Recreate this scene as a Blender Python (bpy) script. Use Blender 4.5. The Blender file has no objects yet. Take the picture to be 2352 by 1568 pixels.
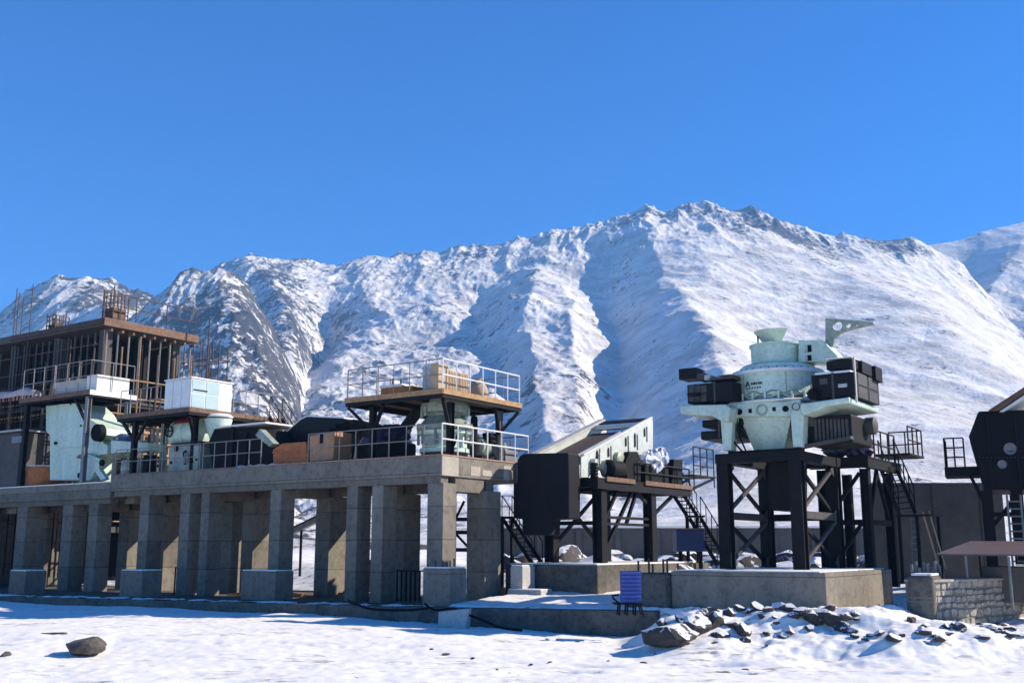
import bpy, bmesh, math, random
import numpy as np
from mathutils import Vector, Matrix
R = math.radians
random.seed(7)
# ------------------------------------------------------------------ camera
scene = bpy.context.scene
COL = scene.collection
F = 2450.0                      # focal length in units of a 2352 x 1568 picture
CX, CY, HOR = 1176.0, 784.0, 1258.0
PITCH = math.atan((HOR - CY) / F)
CAM = Vector((0.0, 0.0, 2.07))
cam_data = bpy.data.cameras.new("camera")
cam_data.sensor_width = 36.0
cam_data.lens = 36.0 * F / 2352.0
cam_data.clip_start = 0.1
cam_data.clip_end = 30000.0
cam = bpy.data.objects.new("camera", cam_data)
COL.objects.link(cam)
cam.location = CAM
cam.rotation_euler = (R(90) + PITCH, 0, 0)
scene.camera = cam
# ------------------------------------------------------------------ sky and sun
SUN_EL = R(31.0)
SUN_AZ = R(8.0)                # measured from +X towards +Y
sun_dir = Vector((math.cos(SUN_AZ) * math.cos(SUN_EL), math.sin(SUN_AZ) * math.cos(SUN_EL), math.sin(SUN_EL)))
world = bpy.data.worlds.new("World")
scene.world = world
world.use_nodes = True
wn = world.node_tree.nodes; wl = world.node_tree.links
wn.clear()
sky = wn.new('ShaderNodeTexSky'); sky.sky_type = 'NISHITA'
sky.sun_disc = False
sky.sun_elevation = SUN_EL
sky.sun_rotation = R(90) - SUN_AZ
sky.altitude = 3500.0
sky.air_density = 1.0; sky.dust_density = 0.0; sky.ozone_density = 3.0
hs = wn.new('ShaderNodeHueSaturation'); hs.inputs['Hue'].default_value = 0.51; hs.inputs['Saturation'].default_value = 1.5; hs.inputs['Value'].default_value = 1.12
bg = wn.new('ShaderNodeBackground'); bg.inputs['Strength'].default_value = 0.107
wo = wn.new('ShaderNodeOutputWorld')
wl.new(sky.outputs[0], hs.inputs['Color']); wl.new(hs.outputs[0], bg.inputs['Color']); wl.new(bg.outputs[0], wo.inputs['Surface'])
sd = bpy.data.lights.new("sun", 'SUN'); sd.energy = 5.0; sd.angle = R(0.5); sd.color = (1.0, 0.90, 0.755)
sun = bpy.data.objects.new("sun", sd); COL.objects.link(sun)
sun.rotation_euler = sun_dir.to_track_quat('Z', 'Y').to_euler()
scene.view_settings.view_transform = 'Standard'
scene.view_settings.look = 'None'
scene.view_settings.exposure = 1.0
scene.view_settings.gamma = 1.0
scene.view_settings.use_curve_mapping = False

# ------------------------------------------------------------------ picture point -> place in the world
def ray(px, py):
    x = (px - CX) / F; y = (CY - py) / F
    c, s = math.cos(PITCH), math.sin(PITCH)
    return Vector((x, c - y * s, s + y * c))
def at(px, py, Y):
    d = ray(px, py); return CAM + d * (Y / d.y)
def at_z(px, py, z):
    d = ray(px, py); return CAM + d * ((z - CAM.z) / d.z)

class Frame:
    """a local frame turned by rotz about z; intersects picture rays with its own planes"""
    def __init__(s, ox, oy, oz, rz):
        s.o = Vector((ox, oy, oz)); s.rz = rz
        s.m = Matrix.Rotation(-rz, 3, 'Z')
    def loc(s, p): return s.m @ (Vector(p) - s.o)
    def wld(s, p): return s.m.transposed() @ Vector(p) + s.o
    def _r(s, px, py): return s.m @ (CAM - s.o), s.m @ ray(px, py)
    def fy(s, px, py, ly):
        o, d = s._r(px, py); p = o + d * ((ly - o.y) / d.y); return p
    def fx(s, px, py, lx):
        o, d = s._r(px, py); p = o + d * ((lx - o.x) / d.x); return p
    def fz(s, px, py, lz):
        o, d = s._r(px, py); p = o + d * ((lz - o.z) / d.z); return p

# ------------------------------------------------------------------ materials
MATS = {}
def mat(name, col, rough=0.7, metal=0.0, var=0.0, scale=3.0, bump=0.0, bscale=40.0, col2=None, stain=0.0, streak=False, spec=0.5, detail=6.0, joints=0.0):
    if name in MATS: return MATS[name]
    m = bpy.data.materials.new(name); m.use_nodes = True
    n = m.node_tree.nodes; l = m.node_tree.links
    b = n['Principled BSDF']
    b.inputs['Roughness'].default_value = rough
    b.inputs['Metallic'].default_value = metal
    b.inputs['Specular IOR Level'].default_value = spec
    b.inputs['Base Color'].default_value = (*col, 1)
    tc = n.new('ShaderNodeTexCoord')
    src = tc.outputs['Object']
    if streak:
        mp = n.new('ShaderNodeMapping'); mp.inputs['Scale'].default_value = (1, 1, 0.18)
        l.new(src, mp.inputs[0]); src = mp.outputs[0]
    if var > 0 or col2:
        nz = n.new('ShaderNodeTexNoise'); nz.inputs['Scale'].default_value = scale; nz.inputs['Detail'].default_value = detail
        nz.inputs['Roughness'].default_value = 0.65
        l.new(src, nz.inputs['Vector'])
        rp = n.new('ShaderNodeValToRGB')
        c2 = col2 if col2 else tuple(c * (1 - var) for c in col)
        rp.color_ramp.elements[0].position = 0.36; rp.color_ramp.elements[0].color = (*c2, 1)
        rp.color_ramp.elements[1].position = 0.60; rp.color_ramp.elements[1].color = (*col, 1)
        l.new(nz.outputs['Fac'], rp.inputs[0])
        out = rp.outputs[0]
        if stain > 0:
            n2 = n.new('ShaderNodeTexNoise'); n2.inputs['Scale'].default_value = scale * 4.3; n2.inputs['Detail'].default_value = 8
            n2.inputs['Roughness'].default_value = 0.75
            l.new(tc.outputs['Object'], n2.inputs['Vector'])
            r2 = n.new('ShaderNodeValToRGB')
            r2.color_ramp.elements[0].position = 0.38; r2.color_ramp.elements[0].color = (1 - stain,) * 3 + (1,)
            r2.color_ramp.elements[1].position = 0.52; r2.color_ramp.elements[1].color = (1, 1, 1, 1)
            l.new(n2.outputs['Fac'], r2.inputs[0])
            mx = n.new('ShaderNodeMix'); mx.data_type = 'RGBA'; mx.blend_type = 'MULTIPLY'; mx.inputs[0].default_value = 1
            l.new(out, mx.inputs[6]); l.new(r2.outputs[0], mx.inputs[7]); out = mx.outputs[2]
        if joints > 0:
            sp = n.new('ShaderNodeSeparateXYZ'); ge = n.new('ShaderNodeNewGeometry'); l.new(ge.outputs['Position'], sp.inputs[0])
            dv = n.new('ShaderNodeMath'); dv.operation = 'DIVIDE'; dv.inputs[1].default_value = joints; l.new(sp.outputs['Z'], dv.inputs[0])
            fr = n.new('ShaderNodeMath'); fr.operation = 'FRACT'; l.new(dv.outputs[0], fr.inputs[0])
            lt = n.new('ShaderNodeMath'); lt.operation = 'LESS_THAN'; lt.inputs[1].default_value = .022; l.new(fr.outputs[0], lt.inputs[0])
            fl = n.new('ShaderNodeMath'); fl.operation = 'FLOOR'; l.new(dv.outputs[0], fl.inputs[0])
            oi = n.new('ShaderNodeObjectInfo'); a5 = n.new('ShaderNodeMath'); a5.operation = 'MULTIPLY_ADD'; a5.inputs[1].default_value = 7.31; l.new(oi.outputs['Random'], a5.inputs[0]); l.new(fl.outputs[0], a5.inputs[2])
            wn_ = n.new('ShaderNodeTexWhiteNoise'); wn_.noise_dimensions = '1D'; l.new(a5.outputs[0], wn_.inputs['W'])
            mr = n.new('ShaderNodeMapRange'); mr.inputs['To Min'].default_value = .78; mr.inputs['To Max'].default_value = 1.18; l.new(wn_.outputs['Value'], mr.inputs['Value'])
            m6 = n.new('ShaderNodeMath'); m6.operation = 'MULTIPLY_ADD'; m6.inputs[1].default_value = -.55; l.new(lt.outputs[0], m6.inputs[0]); l.new(mr.outputs[0], m6.inputs[2])
            vm = n.new('ShaderNodeVectorMath'); vm.operation = 'SCALE'; l.new(out, vm.inputs[0]); l.new(m6.outputs[0], vm.inputs['Scale']); out = vm.outputs[0]
        l.new(out, b.inputs['Base Color'])
    if bump > 0:
        nb = n.new('ShaderNodeTexNoise'); nb.inputs['Scale'].default_value = bscale; nb.inputs['Detail'].default_value = 6
        l.new(tc.outputs['Object'], nb.inputs['Vector'])
        bp = n.new('ShaderNodeBump'); bp.inputs['Strength'].default_value = bump; bp.inputs['Distance'].default_value = 0.02
        l.new(nb.outputs['Fac'], bp.inputs['Height']); l.new(bp.outputs[0], b.inputs['Normal'])
    MATS[name] = m
    return m

# ------------------------------------------------------------------ objects
def put(o, parent=None):
    COL.objects.link(o)
    if parent is not None: o.parent = parent
    return o
def tag(o, label=None, cat=None, group=None, kind=None):
    if label: o['label'] = label
    if cat: o['category'] = cat
    if group: o['group'] = group
    if kind: o['kind'] = kind
    return o
def thing(name, label, cat, loc=(0, 0, 0), rz=0.0, group=None):
    o = bpy.data.objects.new(name, None); o.empty_display_size = 0.3
    COL.objects.link(o); o.location = loc; o.rotation_euler = (0, 0, rz)
    return tag(o, label, cat, group)

class MB:
    """collects shapes and links them as ONE mesh object"""
    def __init__(s): s.v = []; s.f = []
    def add(s, vs, fs):
        k = len(s.v); s.v += [tuple(p) for p in vs]; s.f += [tuple(k + i for i in f) for f in fs]; return s
    def box(s, x0, x1, y0, y1, z0, z1):
        vs = [(x0, y0, z0), (x1, y0, z0), (x1, y1, z0), (x0, y1, z0), (x0, y0, z1), (x1, y0, z1), (x1, y1, z1), (x0, y1, z1)]
        return s.add(vs, [(0, 3, 2, 1), (4, 5, 6, 7), (0, 1, 5, 4), (1, 2, 6, 5), (2, 3, 7, 6), (3, 0, 4, 7)])
    def hexa(s, a, b):
        """eight corners: a = four bottom points, b = four top points, anticlockwise"""
        return s.add(list(a) + list(b), [(0, 3, 2, 1), (4, 5, 6, 7), (0, 1, 5, 4), (1, 2, 6, 5), (2, 3, 7, 6), (3, 0, 4, 7)])
    def bar(s, p, q, w=0.1, h=None, up=(0, 0, 1)):
        """rectangular bar from p to q"""
        h = w if h is None else h
        p = Vector(p); q = Vector(q); d = (q - p).normalized(); u = Vector(up)
        if abs(d.dot(u)) > 0.98: u = Vector((0, 1, 0))
        a = d.cross(u).normalized() * (w / 2); b = a.cross(d).normalized() * (h / 2)
        A = [p - a - b, p + a - b, p + a + b, p - a + b]; B = [v + (q - p) for v in A]
        return s.add(A + B, [(0, 1, 2, 3), (4, 7, 6, 5), (0, 4, 5, 1), (1, 5, 6, 2), (2, 6, 7, 3), (3, 7, 4, 0)])
    def tube(s, p, q, r=0.03, r2=None, n=8):
        p = Vector(p); q = Vector(q); d = (q - p).normalized(); r2 = r if r2 is None else r2
        u = Vector((0, 0, 1)) if abs(d.z) < 0.95 else Vector((0, 1, 0))
        a = d.cross(u).normalized(); b = a.cross(d)
        A = [p + (a * math.cos(2 * math.pi * i / n) + b * math.sin(2 * math.pi * i / n)) * r for i in range(n)]
        B = [q + (a * math.cos(2 * math.pi * i / n) + b * math.sin(2 * math.pi * i / n)) * r2 for i in range(n)]
        return s.add(A + B, [(i, i + n, (i + 1) % n + n, (i + 1) % n) for i in range(n)] + [tuple(range(n)), tuple(range(2 * n - 1, n - 1, -1))])
    def path(s, pts, r=0.02, n=6):
        for a, b in zip(pts[:-1], pts[1:]): s.tube(a, b, r, n=n)
        return s
    def lathe(s, c, prof, n=40, axis='Z', a0=0.0, a1=2 * math.pi):
        """prof: list of (radius, height); open shell revolved about an axis through c"""
        c = Vector(c); full = abs(a1 - a0 - 2 * math.pi) < 1e-6
        m = n if full else n + 1
        vs = []
        for r, h in prof:
            for i in range(m):
                t = a0 + (a1 - a0) * i / n
                x, y = r * math.cos(t), r * math.sin(t)
                if axis == 'Z': p = (x, y, h)
                elif axis == 'X': p = (h, x, y)
                else: p = (x, -h, y)
                vs.append(c + Vector(p))
        fs = []
        for j in range(len(prof) - 1):
            for i in range(n):
                i2 = (i + 1) % m
                fs.append((j * m + i, j * m + i2, (j + 1) * m + i2, (j + 1) * m + i))
        return s.add(vs, fs)
    def prism(s, pts, ax, lo, hi):
        """extrude a 2D outline; ax = 'y': pts are (x,z), from y=lo to hi; ax='x': pts are (y,z); ax='z': pts are (x,y)"""
        def P(p, h):
            if ax == 'y': return (p[0], h, p[1])
            if ax == 'x': return (h, p[0], p[1])
            return (p[0], p[1], h)
        n = len(pts)
        vs = [P(p, lo) for p in pts] + [P(p, hi) for p in pts]
        return s.add(vs, [tuple(range(n)), tuple(range(2 * n - 1, n - 1, -1))] + [(i, (i + 1) % n, (i + 1) % n + n, i + n) for i in range(n)])
    def ibeam(s, x, y, z0, z1, w, t=0.03, turn=False):
        """upright H section column"""
        h = w / 2
        if turn:
            s.box(x - h, x - h + t, y - h, y + h, z0, z1); s.box(x + h - t, x + h, y - h, y + h, z0, z1)
            s.box(x - h + t, x + h - t, y - t / 2, y + t / 2, z0, z1)
        else:
            s.box(x - h, x + h, y - h, y - h + t, z0, z1); s.box(x - h, x + h, y + h - t, y + h, z0, z1)
            s.box(x - t / 2, x + t / 2, y - h + t, y + h - t, z0, z1)
        return s
    def build(s, name, m, parent=None, bevel=0.0, smooth=False, loc=None, rz=0.0):
        me = bpy.data.meshes.new(name); me.from_pydata(s.v, [], s.f); me.validate()
        bm = bmesh.new(); bm.from_mesh(me); bmesh.ops.recalc_face_normals(bm, faces=bm.faces); bm.to_mesh(me); bm.free()
        me.materials.append(m)
        o = bpy.data.objects.new(name, me); COL.objects.link(o)
        if parent is not None: o.parent = parent
        if loc is not None: o.location = loc; o.rotation_euler = (0, 0, rz)
        if bevel > 0:
            b = o.modifiers.new("bevel", 'BEVEL'); b.width = bevel; b.segments = 2; b.limit_method = 'ANGLE'; b.angle_limit = R(40)
        if smooth:
            me.polygons.foreach_set('use_smooth', [True] * len(me.polygons))
            me.set_sharp_from_angle(angle=R(38))
        return o

# ------------------------------------------------------------------ noise for terrain
_rs = np.random.RandomState(11)
_perm = _rs.permutation(1024); _perm = np.concatenate([_perm, _perm])
_gr = _rs.rand(1024) * 2 * np.pi
def perlin(x, y):
    xi = np.floor(x).astype(int); yi = np.floor(y).astype(int); xf = x - xi; yf = y - yi
    def g(ix, iy, dx, dy):
        a = _gr[_perm[(_perm[ix & 1023] + (iy & 1023)) & 1023]]
        return np.cos(a) * dx + np.sin(a) * dy
    u = xf ** 3 * (xf * (xf * 6 - 15) + 10); v = yf ** 3 * (yf * (yf * 6 - 15) + 10)
    a = g(xi, yi, xf, yf); b = g(xi + 1, yi, xf - 1, yf); c = g(xi, yi + 1, xf, yf - 1); d = g(xi + 1, yi + 1, xf - 1, yf - 1)
    return (a * (1 - u) + b * u) * (1 - v) + (c * (1 - u) + d * u) * v
def fbm(x, y, o=5, g=0.5, l=2.03):
    s = 0; a = 1.0
    for i in range(o):
        s = s + a * perlin(x + 17.3 * i, y - 9.1 * i); x = x * l; y = y * l; a *= g
    return s
def ridged(x, y, o=6, g=0.5, l=2.07):
    s = 0; a = 1.0; w = 1.0
    for i in range(o):
        n = 1 - np.abs(perlin(x + 31.7 * i, y + 5.3 * i)) * 2.0
        n = n * n; s = s + a * n * w; w = np.clip(n * 1.4, 0, 1); x = x * l; y = y * l; a *= g
    return s
def grid_mesh(name, X, Y, Z, m, attrs=None, parent=None):
    nr, nc = X.shape
    co = np.stack([X, Y, Z], -1).reshape(-1, 3)
    i = np.arange(nr - 1)[:, None] * nc + np.arange(nc - 1)[None, :]
    q = np.stack([i, i + 1, i + nc + 1, i + nc], -1).reshape(-1, 4)
    me = bpy.data.meshes.new(name)
    me.vertices.add(len(co)); me.vertices.foreach_set('co', co.ravel().astype(np.float32))
    me.loops.add(q.size); me.loops.foreach_set('vertex_index', q.ravel().astype(np.int32))
    me.polygons.add(len(q)); me.polygons.foreach_set('loop_start', np.arange(0, q.size, 4, dtype=np.int32))
    me.polygons.foreach_set('loop_total', np.full(len(q), 4, dtype=np.int32))
    me.polygons.foreach_set('use_smooth', np.ones(len(q), dtype=bool))
    me.update(); me.validate()
    for k, a in (attrs or {}).items():
        at_ = me.attributes.new(k, 'FLOAT', 'POINT'); at_.data.foreach_set('value', a.ravel().astype(np.float32))
    me.materials.append(m)
    o = bpy.data.objects.new(name, me); COL.objects.link(o)
    if parent: o.parent = parent
    return o
# ================================================================== SETTING: mountains
def mountain_mat():
    m = bpy.data.materials.new("snowy_rock"); m.use_nodes = True
    n = m.node_tree.nodes; l = m.node_tree.links; b = n['Principled BSDF']
    b.inputs['Roughness'].default_value = 0.85; b.inputs['Specular IOR Level'].default_value = 0.2
    geo = n.new('ShaderNodeNewGeometry')
    at_ = n.new('ShaderNodeAttribute'); at_.attribute_name = 'rock'
    mp = n.new('ShaderNodeMapping'); mp.inputs['Scale'].default_value = (1, 1, 1); l.new(geo.outputs['Position'], mp.inputs[0])
    n1 = n.new('ShaderNodeTexNoise'); n1.inputs['Scale'].default_value = 0.085; n1.inputs['Detail'].default_value = 12; n1.inputs['Roughness'].default_value = 0.8
    l.new(mp.outputs[0], n1.inputs['Vector'])
    # rock amount = attribute + noise
    ad = n.new('ShaderNodeMath'); ad.operation = 'ADD'; l.new(at_.outputs['Fac'], ad.inputs[0])
    sc = n.new('ShaderNodeMath'); sc.operation = 'MULTIPLY_ADD'; sc.inputs[1].default_value = 3.9; sc.inputs[2].default_value = -1.95
    l.new(n1.outputs['Fac'], sc.inputs[0]); l.new(sc.outputs[0], ad.inputs[1])
    rp = n.new('ShaderNodeValToRGB'); rp.color_ramp.elements[0].position = 0.44; rp.color_ramp.elements[1].position = 0.56
    l.new(ad.outputs[0], rp.inputs[0])
    n2 = n.new('ShaderNodeTexNoise'); n2.inputs['Scale'].default_value = 0.012; n2.inputs['Detail'].default_value = 7
    l.new(mp.outputs[0], n2.inputs['Vector'])
    rk = n.new('ShaderNodeValToRGB'); rk.color_ramp.elements[0].position = .35; rk.color_ramp.elements[0].color = (.028, .031, .040, 1)
    rk.color_ramp.elements[1].position = .65; rk.color_ramp.elements[1].color = (.095, .085, .08, 1)
    l.new(n2.outputs['Fac'], rk.inputs[0])
    # thin snow with ground showing
    th = n.new('ShaderNodeTexNoise'); th.inputs['Scale'].default_value = 0.02; th.inputs['Detail'].default_value = 8; th.inputs['Roughness'].default_value = .7
    mp2 = n.new('ShaderNodeMapping'); mp2.inputs['Scale'].default_value = (.7, .7, 2.2); mp2.inputs['Rotation'].default_value = (0, R(14), 0)
    l.new(geo.outputs['Position'], mp2.inputs[0]); l.new(mp2.outputs[0], th.inputs['Vector'])
    sn = n.new('ShaderNodeValToRGB'); sn.color_ramp.elements[0].position = .38; sn.color_ramp.elements[0].color = (.52, .48, .44, 1)
    sn.color_ramp.elements[1].position = .60; sn.color_ramp.elements[1].color = (.80, .775, .75, 1)
    l.new(th.outputs['Fac'], sn.inputs[0])
    mx = n.new('ShaderNodeMix'); mx.data_type = 'RGBA'
    l.new(rp.outputs[0], mx.inputs[0]); l.new(sn.outputs[0], mx.inputs[6]); l.new(rk.outputs[0], mx.inputs[7])
    l.new(mx.outputs[2], b.inputs['Base Color'])
    nb = n.new('ShaderNodeTexNoise'); nb.inputs['Scale'].default_value = 0.035; nb.inputs['Detail'].default_value = 9; nb.inputs['Roughness'].default_value = .68
    l.new(mp.outputs[0], nb.inputs['Vector'])
    bp = n.new('ShaderNodeBump'); bp.inputs['Strength'].default_value = 0.65; bp.inputs['Distance'].default_value = 8.0
    l.new(nb.outputs['Fac'], bp.inputs['Height']); l.new(bp.outputs[0], b.inputs['Normal'])
    return m
M_MOUNT = mountain_mat()

def seg_dist(U, V, pts):
    """distance to a polyline (in picture units), signed: + on the right/below side; also position along it"""
    best = np.full(U.shape, 1e9); sg = np.zeros(U.shape)
    for (x0, y0), (x1, y1) in zip(pts[:-1], pts[1:]):
        dx, dy = x1 - x0, y1 - y0; L2 = dx * dx + dy * dy
        t = np.clip(((U - x0) * dx + (V - y0) * dy) / L2, 0, 1)
        d = np.hypot(U - x0 - t * dx, V - y0 - t * dy)
        s = np.sign((U - x0) * dy - (V - y0) * dx)
        k = d < best; best = np.where(k, d, best); sg = np.where(k, s, sg)
    return best, sg
def blob(U, V, cx, cy, rx, ry, rot=0.0):
    c, s = math.cos(R(rot)), math.sin(R(rot))
    a = ((U - cx) * c + (V - cy) * s) / rx; b = (-(U - cx) * s + (V - cy) * c) / ry
    return np.clip(1.35 - np.sqrt(a * a + b * b), 0, 1)

def blur(Z, k):
    for ax in (0, 1):
        P_ = np.pad(Z, [(k, k + 1) if a == ax else (0, 0) for a in (0, 1)], mode='edge'); c = np.cumsum(P_, axis=ax)
        n = Z.shape[ax]; hi = np.take(c, np.arange(2 * k + 1, 2 * k + 1 + n) - 1 + 0, axis=ax); lo = np.take(c, np.arange(n), axis=ax)
        Z = (hi - lo) / (2 * k)
    return Z
def mountain(name, ridge, y_foot, Yf, Yr, nu, nt, u0, u1, feats, rocks, amp, label, prof=1.5, seed=0.0, edge=1.0, rockbase=0.12, nscale=1.0, hs_=.62):
    """ridge: picture outline of the crest; Yf / Yr: distance of foot and crest"""
    us = np.linspace(u0, u1, nu)
    ts = np.concatenate([np.linspace(0, 1, nt), 1 + np.array([.02, .05, .1, .2, .4])])
    U, T = np.meshgrid(us, ts)
    rx = np.array([p[0] for p in ridge], float); ry = np.array([p[1] for p in ridge], float)
    Tc = np.clip(T, 0, 1)
    uu = np.linspace(u0 - 600, u1 + 600, 1200); rr_ = np.interp(uu, rx, ry); kk = np.exp(-(np.arange(-90, 91) / 38.0) ** 2); kk /= kk.sum()
    rsm = np.convolve(np.pad(rr_, 90, mode='edge'), kk, mode='valid')
    r_s = np.interp(U, uu, rsm); ryu = r_s + (np.interp(U, rx, ry) - r_s) * Tc ** 5
    Yr_ = np.interp(U, [p[0] for p in Yr], [p[1] for p in Yr]) if not np.isscalar(Yr) else Yr
    Yf_ = np.interp(U, [p[0] for p in Yf], [p[1] for p in Yf]) if not np.isscalar(Yf) else Yf
    D = Yf_ + (Yr_ - Yf_) * T
    V = y_foot + (ryu - y_foot) * Tc ** (1.0 / prof)       # where this row falls in the picture
    cp, sp = math.cos(PITCH), math.sin(PITCH)
    yy = (CY - V) / F
    dz = (sp + yy * cp) / (cp - yy * sp)
    X = D * ((U - CX) / F) / (cp - yy * sp)
    Z = CAM.z + D * dz
    back = np.clip(T - 1, 0, 1)
    Z = Z - back * D * .3
    # feature lines
    H = np.zeros(U.shape)
    wx = 30 * fbm(X / 260 + seed, D / 260, 4); wy = 30 * fbm(X / 260 + 40 + seed, D / 260, 4)
    for pts, w, h, asym in feats:
        d, s = seg_dist(U + wx, V + wy, pts)
        ww = np.where(s > 0, w * asym, w)
        H += h * np.exp(-(d / ww) ** 1.35) * np.minimum(D / 1150.0, 1.0)
    H = H * hs_
    env = np.clip((1 - Tc) * 5.0, 0.0, 1) * np.clip(Tc * 6, 0, 1)
    q = nscale * 1.35
    n1 = ridged((X + .35 * D) / (430 * q) + seed, (D * .55) / (430 * q) + seed, 7, .52) - .9
    n2 = fbm(X / (120 * q) + seed, D / (170 * q), 6, .55)
    am = np.interp(U, amp[0], amp[1]) if isinstance(amp, tuple) else amp
    n3 = fbm((X + .5 * D) / (38 * q) + seed, D / (60 * q), 6, .62)
    Z = Z + (H + (am * n1 + am * .35 * n2) * np.minimum(.35 + D / 1500.0, 1.0) + am * .12 * n3) * env
    # jagged crest
    n4 = ridged((X + .4 * D + wx) / (95 * q) + seed, (D * .5 + wy) / (95 * q), 6, .58) - .9
    Z = Z + am * .30 * n4 * env * np.minimum(.35 + D / 1500.0, 1.0)
    jag = (ridged(X / 75 + seed, D / 300, 6, .6) - .9) * edge * 7 * np.clip((Tc - .75) * 4, 0, 1) * (back == 0)
    Z = Z + jag * (1 + .8 * np.exp(-((U - 1650) / 260.0) ** 2))
    rk = np.interp(U, rockbase[0], rockbase[1]) if isinstance(rockbase, tuple) else np.full(U.shape, rockbase)
    for (cx, cy, ax, ay, rot, s) in rocks:
        rk = np.maximum(rk, s * blob(U + wx * 1.2, V + wy * 1.2, cx, cy, ax, ay, rot))
    conv = (Z - blur(Z, 5)) / np.maximum(D, 200) * 1000
    rk = rk + np.clip(conv * .085, -.12, .22)
    # steep bits shed their snow
    gz_t, gz_u = np.gradient(Z); gx_u = np.gradient(X)[1]; gd_t = np.gradient(D)[0]
    slope = np.hypot(gz_u / np.maximum(gx_u, .1), gz_t / np.maximum(gd_t, .1))
    rk = rk + np.clip((slope - .9) * .3, 0, .14) + .45 * fbm(X / 70 + seed, D / 90 + 7, 6, .6)
    o = grid_mesh(name, X, D, Z, M_MOUNT, {'rock': rk})
    return tag(o, label, kind='structure')

# main range
mountain('mountain', [(-900, 790), (200, 760), (340, 710), (380, 690), (430, 655), (480, 628), (510, 606), (540, 590), (600, 587), (680, 591), (735, 600), (770, 604), (800, 596), (850, 582), (905, 588), (950, 578), (1010, 578),
         (1080, 567), (1180, 551), (1250, 531), (1350, 513), (1430, 486), (1480, 471), (1530, 479), (1565, 471), (1600, 467), (1640, 467), (1700, 476), (1780, 496),
         (1850, 516), (1920, 542), (1990, 545), (2060, 551), (2100, 548), (2140, 562), (2200, 600), (2300, 700), (2600, 900), (3300, 1100)], 1262,
         170, 1900, 1250, 430, -400, 2700,
         [([(560, 560), (600, 660), (650, 760), (690, 840), (690, 950)], 60, 50, .8),
          ([(750, 720), (715, 800), (705, 890), (650, 985)], 40, -75, 1),
          ([(1215, 560), (1240, 650), (1205, 780), (1235, 900), (1290, 1040), (1330, 1120)], 80, 40, .8),
          ([(1140, 640), (1085, 700), (1110, 800), (1190, 900)], 40, -24, 1.),
          ([(1315, 700), (1310, 780), (1335, 880), (1350, 980)], 42, 22, .8),
          ([(1400, 660), (1430, 800), (1435, 900), (1410, 1020)], 75, -60, 1.),
          ([(1500, 600), (1560, 720), (1640, 860), (1700, 1000)], 120, 70, 1.2),
          ([(1640, 470), (1700, 560), (1850, 650), (2010, 740), (2150, 800), (2290, 915), (2420, 1030)], 95, 60, .8),
          ([(1500, 640), (1640, 740), (1800, 800), (1900, 900)], 60, -22, 1),
          ([(1920, 542), (2010, 660), (2100, 720), (2300, 860)], 60, 26, .8)],
         [(1775, 535, 180, 48, 22, .92), (1480, 505, 105, 36, -15, .72), (1640, 500, 90, 30, 10, .7), (1660, 560, 60, 26, 40, .5), (2060, 575, 90, 32, 15, .68), (640, 640, 110, 70, 50, .66), (600, 760, 150, 150, 0, .60),
          (1100, 590, 90, 22, -15, .5), (950, 590, 60, 18, 0, .45), (850, 700, 150, 110, 0, .33), (1230, 950, 40, 110, 0, .42), (1900, 640, 230, 40, 25, .30), (1000, 760, 200, 120, 0, .28),
          (1340, 900, 40, 150, 0, .35), (1150, 780, 60, 60, 0, .3), (2150, 900, 120, 50, 40, .3)],
         ([-700, 300, 900, 1200, 1500, 2000, 3100], [24, 26, 20, 19, 12, 8, 8]), 'long snow covered mountain range with a rocky summit at its highest point', prof=1.22, seed=3.1, rockbase=([0, 600, 1000, 1400, 1800, 2300], [.40, .34, .24, .12, .08, .06]))
# dark spur on the left, nearer
mountain('mountain', [(-900, 1000), (200, 800), (300, 720), (358, 668), (400, 645), (440, 624), (480, 612), (510, 612), (540, 625), (570, 660), (610, 730), (650, 800), (675, 850), (690, 905), (660, 975), (640, 1010), (690, 1080), (900, 1200), (1400, 1262)], 1266,
         150, 1050, 620, 330, -600, 1000,
         [([(500, 612), (560, 720), (620, 850), (640, 960)], 70, 30, 1.2), ([(440, 640), (470, 780), (540, 900)], 50, -14, 1)],
         [(500, 760, 210, 210, 30, .66), (420, 720, 130, 110, 0, .66), (620, 860, 140, 110, 40, .60)],  # rock cover raised, so part of the spur's shade sits in its colour
         26, 'dark rocky mountain spur in shade with thin snow, left of the snowy range', prof=1.1, seed=8.4, rockbase=.50, nscale=.6, hs_=1.0)
# rounded hill at the far left
mountain('mountain', [(-1200, 900), (-400, 860), (-60, 770), (0, 720), (60, 668), (130, 637), (180, 634), (215, 643), (280, 648), (330, 662), (365, 675), (420, 720), (520, 800), (800, 1000)], 1262,
         260, 1350, 420, 260, -700, 800,
         [([(180, 634), (210, 700), (280, 800)], 50, 25, .8)],
         [(210, 690, 80, 60, 0, .75), (310, 690, 90, 60, 20, .78), (60, 700, 90, 60, -20, .45)],
         12, 'rounded mountain top behind the unfinished building at the far left', prof=1.1, seed=13.4, rockbase=.33, nscale=.6)
# far hill on the right
mountain('mountain', [(1500, 900), (1900, 640), (2060, 575), (2140, 562), (2200, 553), (2260, 531), (2310, 519), (2352, 511), (2500, 490), (2800, 540), (3600, 600)], 1262,
         800, 2350, 420, 240, 1600, 3300,
         [([(2200, 560), (2230, 700), (2330, 760)], 60, -60, 1), ([(2352, 520), (2300, 640), (2250, 700)], 70, 60, 1)],
         [(2280, 620, 90, 50, 20, .3)],
         26, 'smooth snow hill rising at the far right beyond the range', prof=1.25, seed=21.4, rockbase=.05, edge=.2)
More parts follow.
